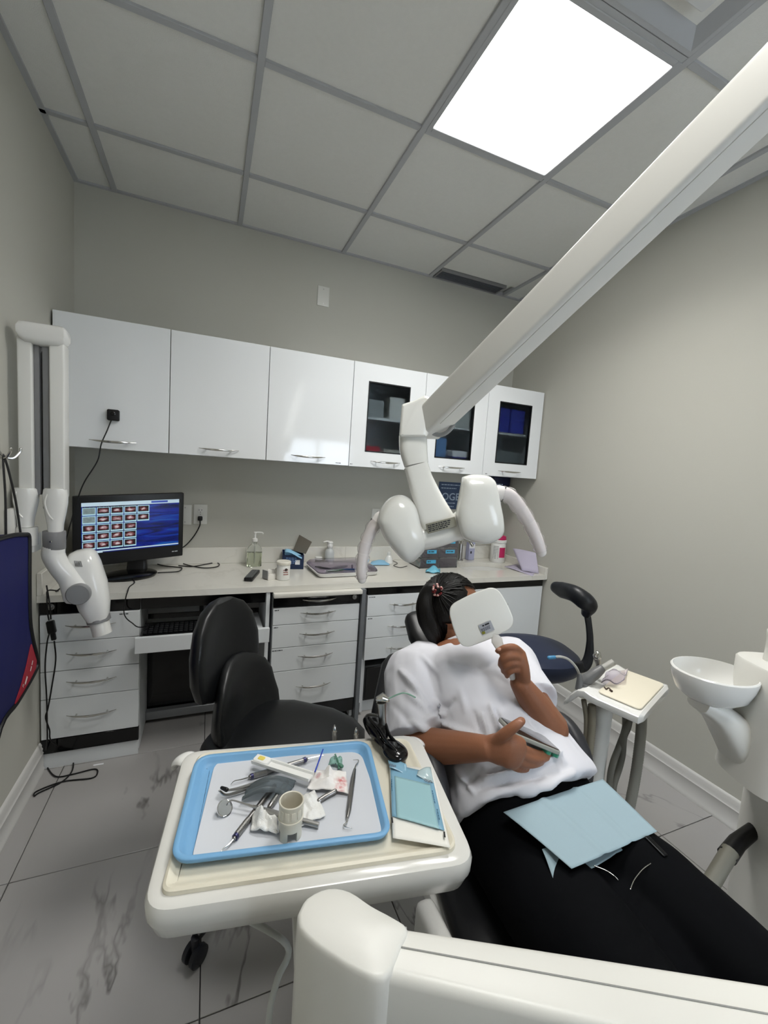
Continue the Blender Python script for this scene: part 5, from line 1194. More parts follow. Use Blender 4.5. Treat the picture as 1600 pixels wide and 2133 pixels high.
MX = .745
hipC, chC, nkC = V((MX, .70, .60)), V((MX, .95, .765)), V((MX+.003, 1.085, .885))
tax = _n(nkC-hipC); tn = _n(V((0, -tax.z, tax.y)))       # along the spine, out of the chest
X_ = V((1,0,0))
hdC = P(948, 1278, 1.37); hf = _n(V((.86, -.50, .10))); hu = V((.12, .30, .95)); hu = _n(hu-hf*hu.dot(hf)); hs = hf.cross(hu)
shR, elR, wrR = V((.585, 1.075, .825)), P(866, 1553, 1.10), P(1012, 1558, .955)
shL, elL, wrL = V((.905, 1.045, .835)), P(1147, 1516, 1.11), P(1084, 1424, 1.075)
bm = BM()
# trunk
for_t = [(-.06, .145, .105), (.0, .165, .115), (.12, .15, .105), (.25, .14, .10), (.38, .155, .10), (.45, .15, .085), (.49, .10, .06)]
loft(bm, [ring(hipC+tax*s, X_, tn, a, b, 24) for s, a, b in for_t])
limb(bm, [nkC-tax*.06, nkC+tax*.02, hdC-hu*.06], [.062, .054, .056])
# head: skull, jaw, nose, lips, chin, ears
blob(bm, hdC+hu*.02-hf*.012, [hs*.075, hf*.094, hu*.098]); blob(bm, hdC-hu*.045+hf*.022, [hs*.058, hf*.066, hu*.065])
sweep(bm, [hdC+hu*.02+hf*.083, hdC-hu*.012+hf*.098, hdC-hu*.022+hf*.10], [.007, .012, .012], 10, round_=True)
blob(bm, hdC-hu*.05+hf*.085, [hs*.022, hf*.01, hu*.009]); blob(bm, hdC-hu*.088+hf*.072, [hs*.02, hf*.016, hu*.014])
for s in (-1, 1): blob(bm, hdC+hs*s*.076-hf*.005, [hs*.009, hf*.017, hu*.03]); blob(bm, hdC+hs*s*.035-hu*.012+hf*.065, [hs*.022, hf*.018, hu*.02])
# arms
limb(bm, [chC+tax*.1-X_*.1, shR, shR.lerp(elR, .5), elR], [.05, .055, .048, .041]); limb(bm, [elR, elR.lerp(wrR, .3), elR.lerp(wrR, .7), wrR], [.041, .042, .034, .027])
limb(bm, [chC+tax*.1+X_*.1, shL, shL.lerp(elL, .5), elL], [.05, .055, .046, .04]); limb(bm, [elL, elL.lerp(wrL, .3), elL.lerp(wrL, .7), wrL], [.045, .042, .033, .026])
# right hand under the phone
def fing(pts, r0, r1, k=5): limb(bm, [P(*p) for p in pts], [r0, r0*.97, (r0+r1)/2, r1], 12, k)
palm = [wrR, P(1035, 1560, .945), P(1058, 1563, .935), P(1080, 1570, .94)]
sweep(bm, catmull(palm, 5), [(.026,.022), (.034,.022), (.039,.02), (.036,.014)], 18, up=u_, round_=True)
fing([(1078,1553,.94), (1098,1563,.955), (1120,1570,.975), (1142,1570,.99)], .0105, .0075)
fing([(1078,1566,.937), (1100,1578,.95), (1122,1582,.965), (1140,1578,.985)], .0105, .0075)
fing([(1072,1580,.937), (1092,1590,.948), (1112,1592,.96), (1128,1588,.98)], .0100, .0072)
fing([(1060,1590,.94), (1078,1600,.95), (1094,1602,.962), (1106,1598,.975)], .0090, .0065)
fing([(1032,1545,.94), (1052,1529,.925), (1072,1513,.92), (1086,1502,.925)], .0135, .0095)
# left hand round the mirror handle
palm = [wrL, P(1086, 1408, 1.075), P(1085, 1388, 1.068), P(1083, 1366, 1.066)]
sweep(bm, catmull(palm, 5), [(.024,.022), (.022,.028), (.02,.03), (.016,.026)], 18, up=r_, round_=True)
fing([(1088,1362,1.062), (1072,1349,1.042), (1053,1349,1.038), (1037,1356,1.045)], .0098, .0072)
fing([(1090,1376,1.06), (1070,1366,1.036), (1048,1372,1.036), (1043,1385,1.056)], .0100, .0078)
fing([(1090,1389,1.062), (1072,1381,1.038), (1054,1387,1.038), (1049,1398,1.056)], .0096, .0075)
fing([(1089,1401,1.066), (1075,1395,1.044), (1061,1400,1.042), (1056,1408,1.056)], .0086, .0068)
fing([(1090,1404,1.088), (1076,1388,1.096), (1062,1370,1.10), (1050,1352,1.10)], .0125, .009)
# legs and feet
for s in (-1, 1):
    limb(bm, [hipC+X_*s*.085-V((0,.0,.01)), V((MX+s*.10, .48, .60)), V((MX+s*.105, .28, .605)), V((MX+s*.10, .06, .565)), V((MX+s*.085, -.16, .50))], [.085, .078, .06, .052, .04])
    limb(bm, [V((MX+s*.085, -.14, .50)), V((MX+s*.10, -.20, .54)), V((MX+s*.12, -.23, .62))], [.036, .034, .026])
me = bake(bm, .0034, 3, .4)
person = link_mesh('person', me, SKIN, None)
tag(person, 'person in white t-shirt and black trousers lying back, holding a mirror and a phone', 'person')
# nails
NAIL = mat('nail', '#b98a74', .3)
for (c, t_) in (((1083,1504,.9165), (1086,1502,.925)), ((1040,1352.5,1.0355), (1037,1356,1.045))):
    q = P(*c); bm = BM(); blob(bm, q, [r_*.006, u_*.0045, b_*.0018], 2); mk('fingernail', bm, NAIL, None).parent = person
# eyes and brows (behind the mirror)
for s in (-1, 1):
    bm = BM(); blob(bm, hdC+hs*s*.031+hu*.010+hf*.0665, [hs*.012, hf*.012, hu*.008], 2); e_ = mk('eye', bm, mat('eye_white', '#e5e2dc', .2)); e_.parent = person
    bm = BM(); lathe(bm, [(.006, 0), (.005, .0015), (.001, .002)], hdC+hs*s*.031+hu*.010+hf*.0777, hf, 14); ir = mk('iris', bm, mat('iris', '#1c110b', .15)); ir.parent = e_
    bm = BM(); tube(bm, [hdC+hs*s*.018+hu*.036+hf*.085, hdC+hs*s*.034+hu*.042+hf*.082, hdC+hs*s*.052+hu*.036+hf*.07], .003, 6); bw_ = mk('eyebrow', bm, mat('hair_dark', '#0c0807', .35)); bw_.parent = person
bm = BM(); tube(bm, [hdC-hu*.049+hf*.094-hs*.02, hdC-hu*.0475+hf*.098, hdC-hu*.049+hf*.094+hs*.02], .003, 8); mk('lips', bm, mat('lips', '#7b4039', .4)).parent = person

# ---- t-shirt
SHIRT = mat('white_cotton', '#cdcdd3', .85, spec=.2, bump=.08, bscale=900)
bm = BM()
tr = [(.060, .190, .128), (.066, .202, .143), (.085, .202, .143), (.12, .192, .138), (.18, .176, .132), (.26, .170, .130), (.34, .172, .126), (.40, .174, .112), (.44, .155, .092), (.47, .115, .076), (.485, .082, .064)]
loft(bm, [ring(hipC+tax*s, X_, tn, a, b, 40, 2.3) for s, a, b in tr])
def sleeve(a, b, c, ra, rb):
    d = _n(c-b); path = [a, a.lerp(b, .5), b, b.lerp(c, .5), c]
    sweep(bm, catmull(path, 4), [ra, ra*1.02, ra*1.0, (ra+rb)/2, rb], 24)
sleeve(chC+tax*.09-X_*.06, shR+tn*.0, shR.lerp(elR, 1.0)+V((-.004,.006,.004)), .088, .078)
sleeve(chC+tax*.09+X_*.06, shL+tn*.0, shL.lerp(elL, .68), .082, .072)
# slack cloth over the belly and beside the left arm
blob(bm, hipC+tax*.19+tn*.06, [X_*.13, tax*.12, tn*.082]); blob(bm, shR.lerp(elR, .6)+V((-.01,0,-.012)), [X_*.062, V((0,.09,.05)), V((0,-.045,.07))])
me = bake(bm, .0052, 5, .5)
folds = [((834,1398),(868,1440),.006,9), ((838,1400),(890,1470),.007,10), ((846,1440),(895,1490),.006,9), ((905,1462),(925,1490),.011,8), ((888,1500),(925,1483),.008,8), ((905,1500),(985,1530),.007,9),
         ((905,1490),(945,1460),-.008,9), ((900,1512),(960,1545),-.008,9), ((930,1510),(990,1545),.005,7), ((1005,1490),(1016,1535),.007,6), ((1020,1470),(1040,1530),.006,6), ((988,1485),(998,1525),-.005,6), ((1032,1480),(1050,1520),-.006,6),
         ((940,1380),(1000,1400),.004,8), ((1000,1395),(1040,1375),-.004,9), ((880,1370),(910,1400),.004,8), ((1040,1365),(1050,1400),.004,7),
         ((1010,1620),(1110,1600),.009,8), ((1110,1600),(1160,1575),.009,8), ((1000,1640),(1130,1618),-.008,8), ((950,1600),(985,1650),.006,8), ((1085,1655),(1190,1610),.009,9), ((1120,1645),(1190,1618),-.006,7), ((1000,1610),(1060,1600),-.006,7), ((965,1640),(1000,1600),-.006,8), ((1150,1560),(1172,1590),.008,8), ((820,1470),(870,1520),-.004,12), ((850,1500),(885,1520),.005,8),
         ((1070,1440),(1100,1480),.005,8), ((1090,1480),(1130,1530),-.004,8), ((960,1440),(970,1480),.003,10), ((905,1395),(915,1440),-.003,10)]
vs = me.vertices
norms = [v.normal.copy() for v in vs]; cos = [v.co.copy() for v in vs]
for i, v in enumerate(vs):
    p, nrm = cos[i], norms[i]
    q = V((p.dot(X_), p.dot(tax)*.55, p.dot(tn)))*9
    d = .007*noise.noise(q) + .0045*noise.noise(q*2.1+V((5,1,2))) + .002*noise.noise(q*4.5)
    if nrm.dot(b_) > .05:
        x, y = to_px(p)
        for (ax_, ay_), (bx_, by_), amp, wd in folds:
            dx, dy = bx_-ax_, by_-ay_; t_ = ((x-ax_)*dx+(y-ay_)*dy)/(dx*dx+dy*dy); tc_ = min(1, max(0, t_))
            rr = math.hypot(x-ax_-dx*tc_, y-ay_-dy*tc_)
            if rr < wd*2.6: d += 2.1*amp*math.exp(-(rr/(wd*.66))**2)*(1-.55*abs(2*tc_-1))
    v.co = p + nrm*d
shirt = link_mesh('t_shirt', me, SHIRT, person)
# neck rib
bm = BM(); c = hipC+tax*.484+tn*.0; pts = ring(c, X_, tn, .084, .066, 24); sweep(bm, pts+[pts[0], pts[1]], .0065, 8); mk('neck_rib', bm, SHIRT).parent = shirt
# ---- trousers
PANT = mat('black_cotton', '#050609', .85, spec=.1, bump=.1, bscale=700)
bm = BM(); loft(bm, [ring(hipC+V((0,0,-.01))+tax*s, X_, tn, a, b, 32, 2.3) for s, a, b in ((-.10, .12, .10), (-.07, .17, .125), (0, .185, .13), (.08, .18, .125), (.10, .15, .10))])
for s in (-1, 1):
    limb(bm, [hipC+X_*s*.085-V((0,-.01,.01)), V((MX+s*.105, .50, .605)), V((MX+s*.112, .28, .605)), V((MX+s*.106, .08, .57)), V((MX+s*.09, -.12, .515))], [.105, .102, .085, .072, .06], 24)
blob(bm, V((MX, .50, .59)), [X_*.13, V((0,.2,0)), V((0,0,.075))])
me = bake(bm, .008, 6, .5)
for v in me.vertices:
    q = v.co*7; v.co = v.co + v.normal*(.005*noise.noise(V((q.x*1.6, q.y*.7, q.z*1.6)))+.002*noise.noise(q*3))
pants = link_mesh('trousers', me, PANT, person)
for s in (-1, 1):
    bm = BM(); sweep(bm, catmull([V((MX+s*.088, -.155, .475)), V((MX+s*.095, -.20, .51)), V((MX+s*.11, -.235, .60)), V((MX+s*.12, -.245, .66))], 5), [(.032,.04), (.042,.042), (.04,.044), (.026,.036)], 18, round_=True); mk('shoe', bm, mat('shoe_black', '#141416', .5)).parent = person
# ---- hair
HAIR = mat('hair', '#070504', .38, spec=.35, bump=.5, bscale=260, aniso=(3, 3, .6))
bm = BM(); scal = []
r = bmesh.ops.create_icosphere(bm, subdivisions=4, radius=1.0)
for v in list(r['verts']):
    c = v.co.copy(); face = c.z; w_ = 1.0
    # c.x side, c.y front(+hf), c.z up
    front = c.y > .55 and c.z < .55
    low = c.z < -.62 and c.y > -.2
    v.co = hdC+hu*.024-hf*.018 + hs*c.x*.084 + hf*c.y*(.097 if c.y > 0 else .104) + hu*c.z*.105
    if (c.y > .60 and c.z < .52) or (c.y > .40 and c.z < -.05) or low: bm.verts.remove(v)
mk('hair_tmp', bm, HAIR); cap = bpy.data.objects['hair_tmp']; cap.name = 'hair'; cap.parent = person
so = cap.modifiers.new('t', 'SOLIDIFY'); so.thickness = .010; so.offset = -1
tie = P(909, 1230, 1.315)
# strands gathered from the hairline to the tie
bm = BM(); rr = random.Random(3)
for k in range(230):
    a = rr.uniform(-1.9, 1.9); b = rr.uniform(-.5, 1.15)
    dirs = V((math.sin(a)*math.cos(b), math.cos(a)*math.cos(b)*.9, math.sin(b)))
    if dirs.y > .35 and dirs.z < .45: continue
    ctr = hdC+hu*.024-hf*.018
    def surf(d, lift=1.0): d = _n(d); return ctr + (hs*d.x*.086 + hf*d.y*.1 + hu*d.z*.107)*lift
    tl = tie-ctr; td = V((tl.dot(hs)/.086, tl.dot(hf)/.1, tl.dot(hu)/.107)); td = _n(td)
    pts = []
    for j in range(7):
        s = j/6; pts.append(surf(dirs.lerp(td, s**.9), 1.0+.012*math.sin(k)+.03*s*s))
    pts[-1] = tie+V((rr.uniform(-1,1), rr.uniform(-1,1), rr.uniform(-1,1)))*.006
    sweep(bm, pts, [.0016, .0022, .0016], 4)
mk('hair_strands', bm, HAIR, ang=80).parent = cap
# ponytail
guide = [tie, P(899,1226,1.32), P(888,1240,1.32), P(886,1268,1.31), P(893,1296,1.31), P(904,1322,1.31), P(914,1342,1.32)]
bm = BM(); sweep(bm, catmull(guide, 5), [.013, .019, .023, .028, .030, .026, .014], 18, round_=True)
for k in range(110):
    a = rr.uniform(0, 6.283); q = rr.uniform(.75, 1.08); o_ = r_*math.cos(a)+b_*math.sin(a)*.9
    rad = [.010, .018, .022, .028, .030, .026, .014]; wob = [V((rr.uniform(-1,1), rr.uniform(-1,1), rr.uniform(-1,1)))*.002 for _ in guide]
    sweep(bm, catmull([g+o_*rd*q+w_ for g, rd, w_ in zip(guide, rad, wob)], 4), [.0010, .0016, .0014, .0006], 4)
for k in range(150):
    a = rr.uniform(0, 6.283); q = rr.uniform(.3, 1.0); o_ = (r_*math.cos(a)+b_*math.sin(a)*.8)*q
    g2 = [P(918,1250,1.33), P(914,1276,1.325), P(917,1302,1.322), P(925,1328,1.325)]; rd2 = [.030, .032, .026, .010]
    sweep(bm, catmull([g+o_*rd for g, rd in zip(g2, rd2)], 4), [.0012, .0024, .0022, .0006], 4)
sweep(bm, catmull([P(920,1246,1.335), P(915,1276,1.33), P(918,1300,1.328), P(926,1322,1.33)], 5), [.026, .030, .024, .010], 16, round_=True)
pt = mk('ponytail', bm, HAIR, ang=80); pt.parent = cap
bm = BM()
for k in range(60):
    g = V((rr.gauss(0,1), rr.gauss(0,1), rr.gauss(0,1))); g.normalize(); c = tie+V((0,0,.002)) + g*.017
    r1 = bmesh.ops.create_icosphere(bm, subdivisions=1, radius=.0045)
    for v in r1['verts']: v.co += c
    for f in {f for v in r1['verts'] for f in v.link_faces}: f.material_index = k % 2
tie_o = mk('hair_tie', bm, [mat('tie_red', '#7c2326', .6), mat('tie_pink', '#e6b9b0', .5)]); tie_o.parent = person; tie_o['kind'] = 'stuff'

# ================================================================== HAND MIRROR
mi = thing('hand_mirror', 'white rounded-square hand mirror held in front of the face', 'mirror', P(1060, 1390, 1.07))
MD = 1.085
c0 = P(1003, 1287, MD); q1, q2 = P(1032, 1222, MD+.004), P(936, 1264, MD+.004); q3, q4 = P(965, 1351, MD-.004), P(1073, 1303, MD-.004)
oc_ = [q2, q1, q4, q3]; mN = _n((q1-q2).cross(q3-q2)); mN = mN if mN.dot(b_) > 0 else -mN
bul = []
for i in range(4):
    a, b = oc_[i], oc_[(i+1) % 4]; mid = (a+b)/2; bul += [a, mid+(mid-c0)*.075]
out = [c0+(q-c0)*1.045 for q in roundpoly(bul, [.032, .25]*4, 7)]
bm = BM(); slab(bm, [q-mN*.007 for q in out], mN, .007, .003); mk('mirror_back', bm, mat('mirror_plastic', '#d9d9d4', .35), mi)
bm = BM(); slab(bm, [c0-mN*.0075+(q-c0)*.93 for q in out], mN, .001, .0003, 1); mk('mirror_glass', bm, mat('mirror_silver', '#e8e8e8', .02, metal=1), mi)
bm = BM(); hp_ = catmull([P(1026,1316,MD), P(1035,1334,MD-.003), P(1045,1358,MD-.016), P(1056,1380,MD-.022), P(1066,1402,MD-.02), P(1070,1412,MD-.018)], 5); sweep(bm, hp_, [(.004,.003), (.015,.005), (.009,.005), (.008,.005), (.010,.005), (.010,.005)], 16, up=r_, round_=True, e=3); mk('handle', bm, mat('handle_clear', '#e6e4e0', .15, trans=.3), mi)
u = _n(q1-q2); v = _n(mN.cross(u)); mc_ = sum(out, V())/len(out); rs_ = ray(1013, 1307); sp = EYE + rs_*((mc_-EYE).dot(mN)/rs_.dot(mN)) + mN*.0025
if v.dot(u_) < 0: v = -v
bm = BM(); quad(bm, [sp+u*x+v*y for x, y in ((-.017,-.013),(.017,-.013),(.017,.013),(-.017,.013))]); stk = mk('sticker', bm, mat('sticker_silver', '#9c9fa6', .4), mi, smooth=False)
scribble('sticker_title', sp+u*-.008+v*.011+mN*.0003, u, v, .022, .006, 1, INK, stk, 101, nrm=mN); scribble('sticker_text', sp+u*-.015+v*.003+mN*.0003, u, v, .03, .009, 3, mat('print_grey', '#5b5f6a', .7), stk, 102, nrm=mN)
bm = BM(); quad(bm, [sp+u*x+v*y+mN*.0004 for x, y in ((-.016,-.012),(-.008,-.012),(-.008,-.005),(-.016,-.005))]); mk('sticker_emblem', bm, mat('emblem_olive', '#7d7a20', .6), stk, smooth=False)
# ================================================================== PHONE
vv = vdir(1120, 1545); L_ = _n(r_*.90-u_*.37+vv*.42); W_ = vv+u_*.24; W_ = _n(W_-L_*W_.dot(L_))
pc2 = P(1124,1548,.965)+W_*.036
Fp = frame(pc2, L_, W_); zn = Fp.to_3x3() @ V((0,0,1))
if zn.z < 0: Fp = frame(pc2, L_, -W_); zn = Fp.to_3x3() @ V((0,0,1))
ph = thing('phone', 'smartphone in a clear case held flat in the right hand', 'phone', pc2)
bm = BM(); rrprism(bm, Fp, .147, .072, .010, .012, .003, z0=-.010); mk('case', bm, mat('phone_case', '#b9bab2', .15, trans=.4), ph)
bm = BM(); rrprism(bm, Fp, .140, .066, .001, .010, .0004, z0=-.0001); mk('screen', bm, mat('phone_glass', '#26221f', .05), ph)
for k, (x, y) in enumerate(((.064, -.024), (.064, .004), (.040, -.024))):
    bm = BM(); lathe(bm, [(.0115, -.0095), (.0115, -.017), (.008, -.0172), (.0075, -.014), (.001, -.014)], Fp @ V((x, y, 0)), zn, 20); mk('lens_ring', bm, mat('ring_green', '#2f7d63', .3), ph)
# ================================================================== BIB AND CHAIN
BIB = mat('bib_blue', '#8ea3ac', .8, bump=.15, bscale=500)
bq = [onZ(1048,1698,.715), onZ(1190,1815,.71), onZ(1368,1737,.70), onZ(1255,1628,.715)]
def bibf(lift, fr):
    def f(a, b):
        h = 0
        for c in (.36, .68): h += .0035*math.exp(-((b-c)/.025)**2)
        return lift + h + .004*math.sin(3*a+fr)*math.sin(2.5*b+fr) + .012*math.sin(math.pi*b)*0
    return f
bb = thing('patient_bib', 'pale blue creased paper bib spread over the thighs', 'bib', (.76, .6, .70))
o = sheet('top_layer', bq, BIB, 24, 40, bibf(.006, .5), .0008, bb)
if (bq[1]-bq[0]).cross(bq[3]-bq[0]).z < 0: o.scale = (1,1,1)
o = sheet('under_layer', [onZ(1128,1772,.706), onZ(1162,1850,.692), onZ(1330,1752,.690), onZ(1300,1700,.70)], BIB, 16, 16, bibf(0, 1.4), .0008, bb)
ch = thing('bib_chain', 'silver bead neck chain with clip lying on the black trousers', 'chain', onZ(1300,1830,.69))
for seg in ([(1237,1803),(1262,1813),(1280,1825),(1288,1834)], [(1313,1853),(1322,1832),(1340,1810),(1360,1797),(1383,1790)]):
    path = catmull([onZ(x, y, .697) for x, y in seg], 14); bm = BM()
    sweep(bm, path, [.0006+.0008*(k % 2) for k in range(len(path))], 6); mk('bead_strand', bm, CHROME, ch, ang=80)
bm = BM(); u = onZ(1386,1790,.70)-onZ(1345,1748,.702); cM2 = (onZ(1386,1790,.70)+onZ(1345,1748,.702))/2
rrprism(bm, frame(cM2, u, V((0,0,1)).cross(u)), u.length, .012, .009, .003, .002); mk('clip', bm, mat('clip_dark', '#1d1e20', .25, metal=.7), ch)

# ================================================================== ON THE DELIVERY TABLE
Z0 = ZT-.0005
def D(px, py, z=Z0): return onZ(px, py, z)
TB = mat('tray_blue', '#74a5cd', .4, spec=.4, var=.04, vscale=10)
tr_ = thing('setup_tray', 'pale blue plastic instrument tray on the cream mat', 'tray', D(580,1660))
tc4 = [D(350,1820), D(817,1760), D(767,1556), D(408,1590)]
bo = roundpoly(tc4, [.035, .03, .035, .035], 7); sg = V((0,0,1 if area_normal(bo).z > 0 else -1))
bm = BM(); rings = []
for d_, z in ((.02, 0), (.012, .001), (.004, .008), (.0, .0165), (.001, .018), (.008, .0185), (.0095, .017), (.014, .009), (.021, .0035), (.03, .003)): rings.append([q+V((0,0,z)) for q in inset(bo, d_, sg)])
loft(bm, rings); mk('tray_shell', bm, TB, tr_, ang=60)
# lettering-free liner
pq = roundpoly([D(397,1799,Z0+.0055), D(811,1737,Z0+.0075), D(751,1566,Z0+.0075), D(449,1585,Z0+.0055)], [.02, .03, .03, .028], 6)
bm = BM(); nn = area_normal(pq); nn = nn if nn.z > 0 else -nn; slab(bm, pq, nn, .0012, .0004, 1); tag(mk('tray_liner', bm, mat('liner_paper', '#c9ccd2', .85, bump=.15, bscale=60)), 'white paper liner sheet inside the blue tray', 'paper')
ZP = Z0+.0085
def I(px, py, dz=.005): return onZ(px, py, ZP+dz)
PURP = mat('tool_ring', '#3f3f63', .3, metal=.6)
def tool(name, label, pts, rad, knurl=None, tips=(), group='steel hand instruments on the tray', rings_=()):
    t = thing(name, label, 'instrument', I(*pts[0][:2], 0) if len(pts[0]) > 2 else I(*pts[0], 0), group)
    path = [I(*p) for p in pts]; bm = BM(); sweep(bm, catmull(path, 4), rad, 14, round_=True); mk('handle', bm, mat('tool_steel', '#8c8a88', .28, metal=1), t)
    if knurl:
        a, b = I(*knurl[0]), I(*knurl[1]); m = 34; p_ = [a.lerp(b, k/m) for k in range(m+1)]
        bm = BM(); sweep(bm, p_, [max(rad) *(1.02+.08*(k % 2)) for k in range(m+1)], 12); mk('knurling', bm, mat('knurl_steel', '#9b9a98', .3, metal=1), t, ang=20)
    for q in rings_:
        a, b = I(*q[0]), I(*q[1]); bm = BM(); sweep(bm, [a, b], max(rad)*1.06, 14); mk('colour_ring', bm, PURP, t)
    for tp in tips:
        bm = BM(); sweep(bm, catmull([I(*q) for q in tp], 5), [.0016, .0013, .0009, .0006], 8, round_=True); mk('working_tip', bm, CHROME, t)
    return t
tool('scaler', 'steel scaler pointing to the lower left corner of the blue tray', [(488,1746), (520,1704), (545,1672), (571,1638)], [.0035, .0048, .005, .0048], [(493,1739), (518,1707)], [[(488,1746), (477,1759), (464,1769), (458,1783,.002)]], rings_=[((489,1745), (493,1740))])
tool('scaler', 'steel scaler shaft running under the grey shield beside the first', [(562,1680,.006), (578,1657,.007), (597,1630,.008)], [.0046, .005, .0048], [(566,1675,.006), (592,1637,.008)])
tool('scaler', 'steel scaler lying across the top of the blue tray', [(521,1618), (560,1606), (600,1594,.007), (638,1582,.008)], [.0038, .005, .005, .004], [(528,1616), (556,1608)], [[(521,1618), (505,1623), (488,1627), (481,1634,.002)], [(638,1582,.008), (652,1578,.008), (664,1575,.008), (674,1573,.008)]], rings_=[((522,1618), (527,1616)), ((632,1584,.008), (637,1582,.008))])
tool('probe', 'double-ended steel probe lying alone at the right of the tray', [(739,1603), (736,1620), (731,1655), (727,1685), (724,1702)], [.003, .0046, .005, .0046, .003], None, [[(739,1603), (741,1595), (746,1588), (746,1583), (736,1583,.006)], [(724,1702), (723,1712), (716,1719), (722,1723), (733,1725,.004)]])
tool('steel_tool', 'short steel handle end showing from under the gauze', [(664,1668,.005), (680,1658,.006), (698,1648,.008)], [.0042, .0044, .0042])
# tweezers
t = thing('tweezers', 'steel locking tweezers at the left of the tray', 'instrument', I(500,1650), 'steel hand instruments on the tray')
for pts in ([(456,1646,.008), (472,1656,.004), (505,1646,.006), (560,1625,.009)], [(472,1647,.012), (505,1640,.012), (560,1620,.012)]):
    bm = BM(); sweep(bm, catmull([I(*p) for p in pts], 5), [(.0012,.002), (.0015,.0035), (.0015,.0045)], 8, up=(0,0,1), e=4); mk('prong', bm, STEEL, t)
bm = BM(); sweep(bm, [I(462,1641,.014), I(472,1645,.014)], [.003, .004], 10, round_=True); mk('black_catch', bm, PLASTB, t)
# mouth mirror
t = thing('mouth_mirror', 'round steel mouth mirror with long handle beside the white cup', 'instrument', I(560,1695), 'steel hand instruments on the tray')
bm = BM(); cM3 = I(468,1683,.008); lathe(bm, [(.0125, -.002), (.0135, -.0015), (.0135, .0015), (.0125, .002), (.012, .0012), (.002, .0012)], cM3, _n(V((.3,-.55,.75))), 24); mk('mirror_disc', bm, mat('mirror_silver', '#e8e8e8', .02, metal=1), t)
bm = BM(); sweep(bm, catmull([I(474,1675,.012), I(483,1667,.016), I(505,1673,.014), I(530,1681,.012)], 5), [.0012, .0014, .0016, .0026], 8); mk('stem', bm, STEEL, t)
bm = BM(); sweep(bm, catmull([I(528,1680,.012), I(560,1690,.011), I(620,1707,.008), I(664,1719,.006)], 5), [.003, .0046, .0048, .0046], 14); mk('handle', bm, STEEL, t)
# white cup
c = I(604,1737,0); t = thing('bur_cup', 'small cream plastic cup with notched foot standing in the tray', 'cup', c)
cw = mat('cup_cream', '#cfcabb', .4); hC = .062
bm = BM(); n = 36; rings = []
prof = [(.0195, .016), (.0195, .030), (.0208, .031), (.0208, .034), (.0195, .0345), (.0198, hC-.006), (.0205, hC-.004), (.0205, hC-.001), (.0195, hC), (.0180, hC-.001), (.0172, .035), (.0172, .016)]
loft(bm, [ring(c+V((0,0,z)), X_, V((0,1,0)), r, r, n) for r, z in prof], loop=True); mk('cup_wall', bm, cw, t)
bm = BM(); lathe(bm, [(.0175, .016), (.0175, .018), (.002, .018)], c, n=24); mk('cup_floor', bm, cw, t)
for k in range(4):
    bm = BM(); a0 = math.radians(-90+24+k*90); a1 = a0+math.radians(42); rr_ = []
    for a in [a0+(a1-a0)*q/5 for q in range(6)]: rr_.append([c+V((math.cos(a)*r, math.sin(a)*r, z)) for r, z in ((.0195,0),(.0195,.0165),(.0172,.0165),(.0172,0))])
    loft(bm, rr_); mk('cup_foot', bm, cw, t)
for k in range(5):
    a = math.radians(-150+k*30); d_ = V((math.cos(a), math.sin(a), 0)); tt = V((-d_.y, d_.x, 0)); bm = BM(); rrprism(bm, frame(c+d_*.0190+V((0,0,hC-.016)), tt, V((0,0,1))), .007, .014, .0012, .001, .0004) ; mk('raised_panel', bm, cw, t)
# gauze
GZ = mat('gauze', '#e3e3e0', .95, bump=.6, bscale=700)
def crumple(name, label, px, amp, mtl=GZ, seed=0, cat='gauze', group='gauze pieces in the tray', nu=18, th=.0012, base=.004, lift=None):
    q4 = [I(*p, base) for p in px]
    def f(a, b):
        v_ = noise.noise(V((a*3.1+seed, b*2.7, seed*.7)))+.5*noise.noise(V((a*7+seed, b*6.3, 2.)))
        e_ = 1 if lift is None else lift(a, b)
        return amp*(.55+v_)*e_
    o = sheet(name, q4, mtl, nu, nu, f, th); return tag(o, label, cat, group)
def fixup(q):   # order corners so the sheet normal points up
    return q
dome = lambda a, b: .35+1.1*math.sin(math.pi*a)*math.sin(math.pi*b)
crumple('gauze_pad', 'folded white gauze pad left of the cream cup', [(522,1730), (578,1738), (577,1700), (530,1678)], .015, seed=1, lift=dome)
crumple('gauze_pad', 'flat white gauze square right of the cream cup', [(626,1722), (679,1700), (655,1646), (618,1668)], .010, seed=4, lift=dome)
o = crumple('gauze_pad', 'crumpled white gauze stained with blood in the tray', [(642,1648), (728,1652), (722,1608), (655,1607)], .018, mtl=None, seed=9, lift=dome) if False else None
BL = bpy.data.materials.new('bloody_gauze'); BL.use_nodes = True; nt = BL.node_tree; N = nt.nodes; L = nt.links; pb = N['Principled BSDF']; pb.inputs['Roughness'].default_value = .95
tcn = N.new('ShaderNodeTexCoord'); acc = None
mxr = N.new('ShaderNodeMix'); mxr.data_type = 'RGBA'; mxr.inputs[6].default_value = lin('#e3e0dd'); mxr.inputs[7].default_value = lin('#c2434a')
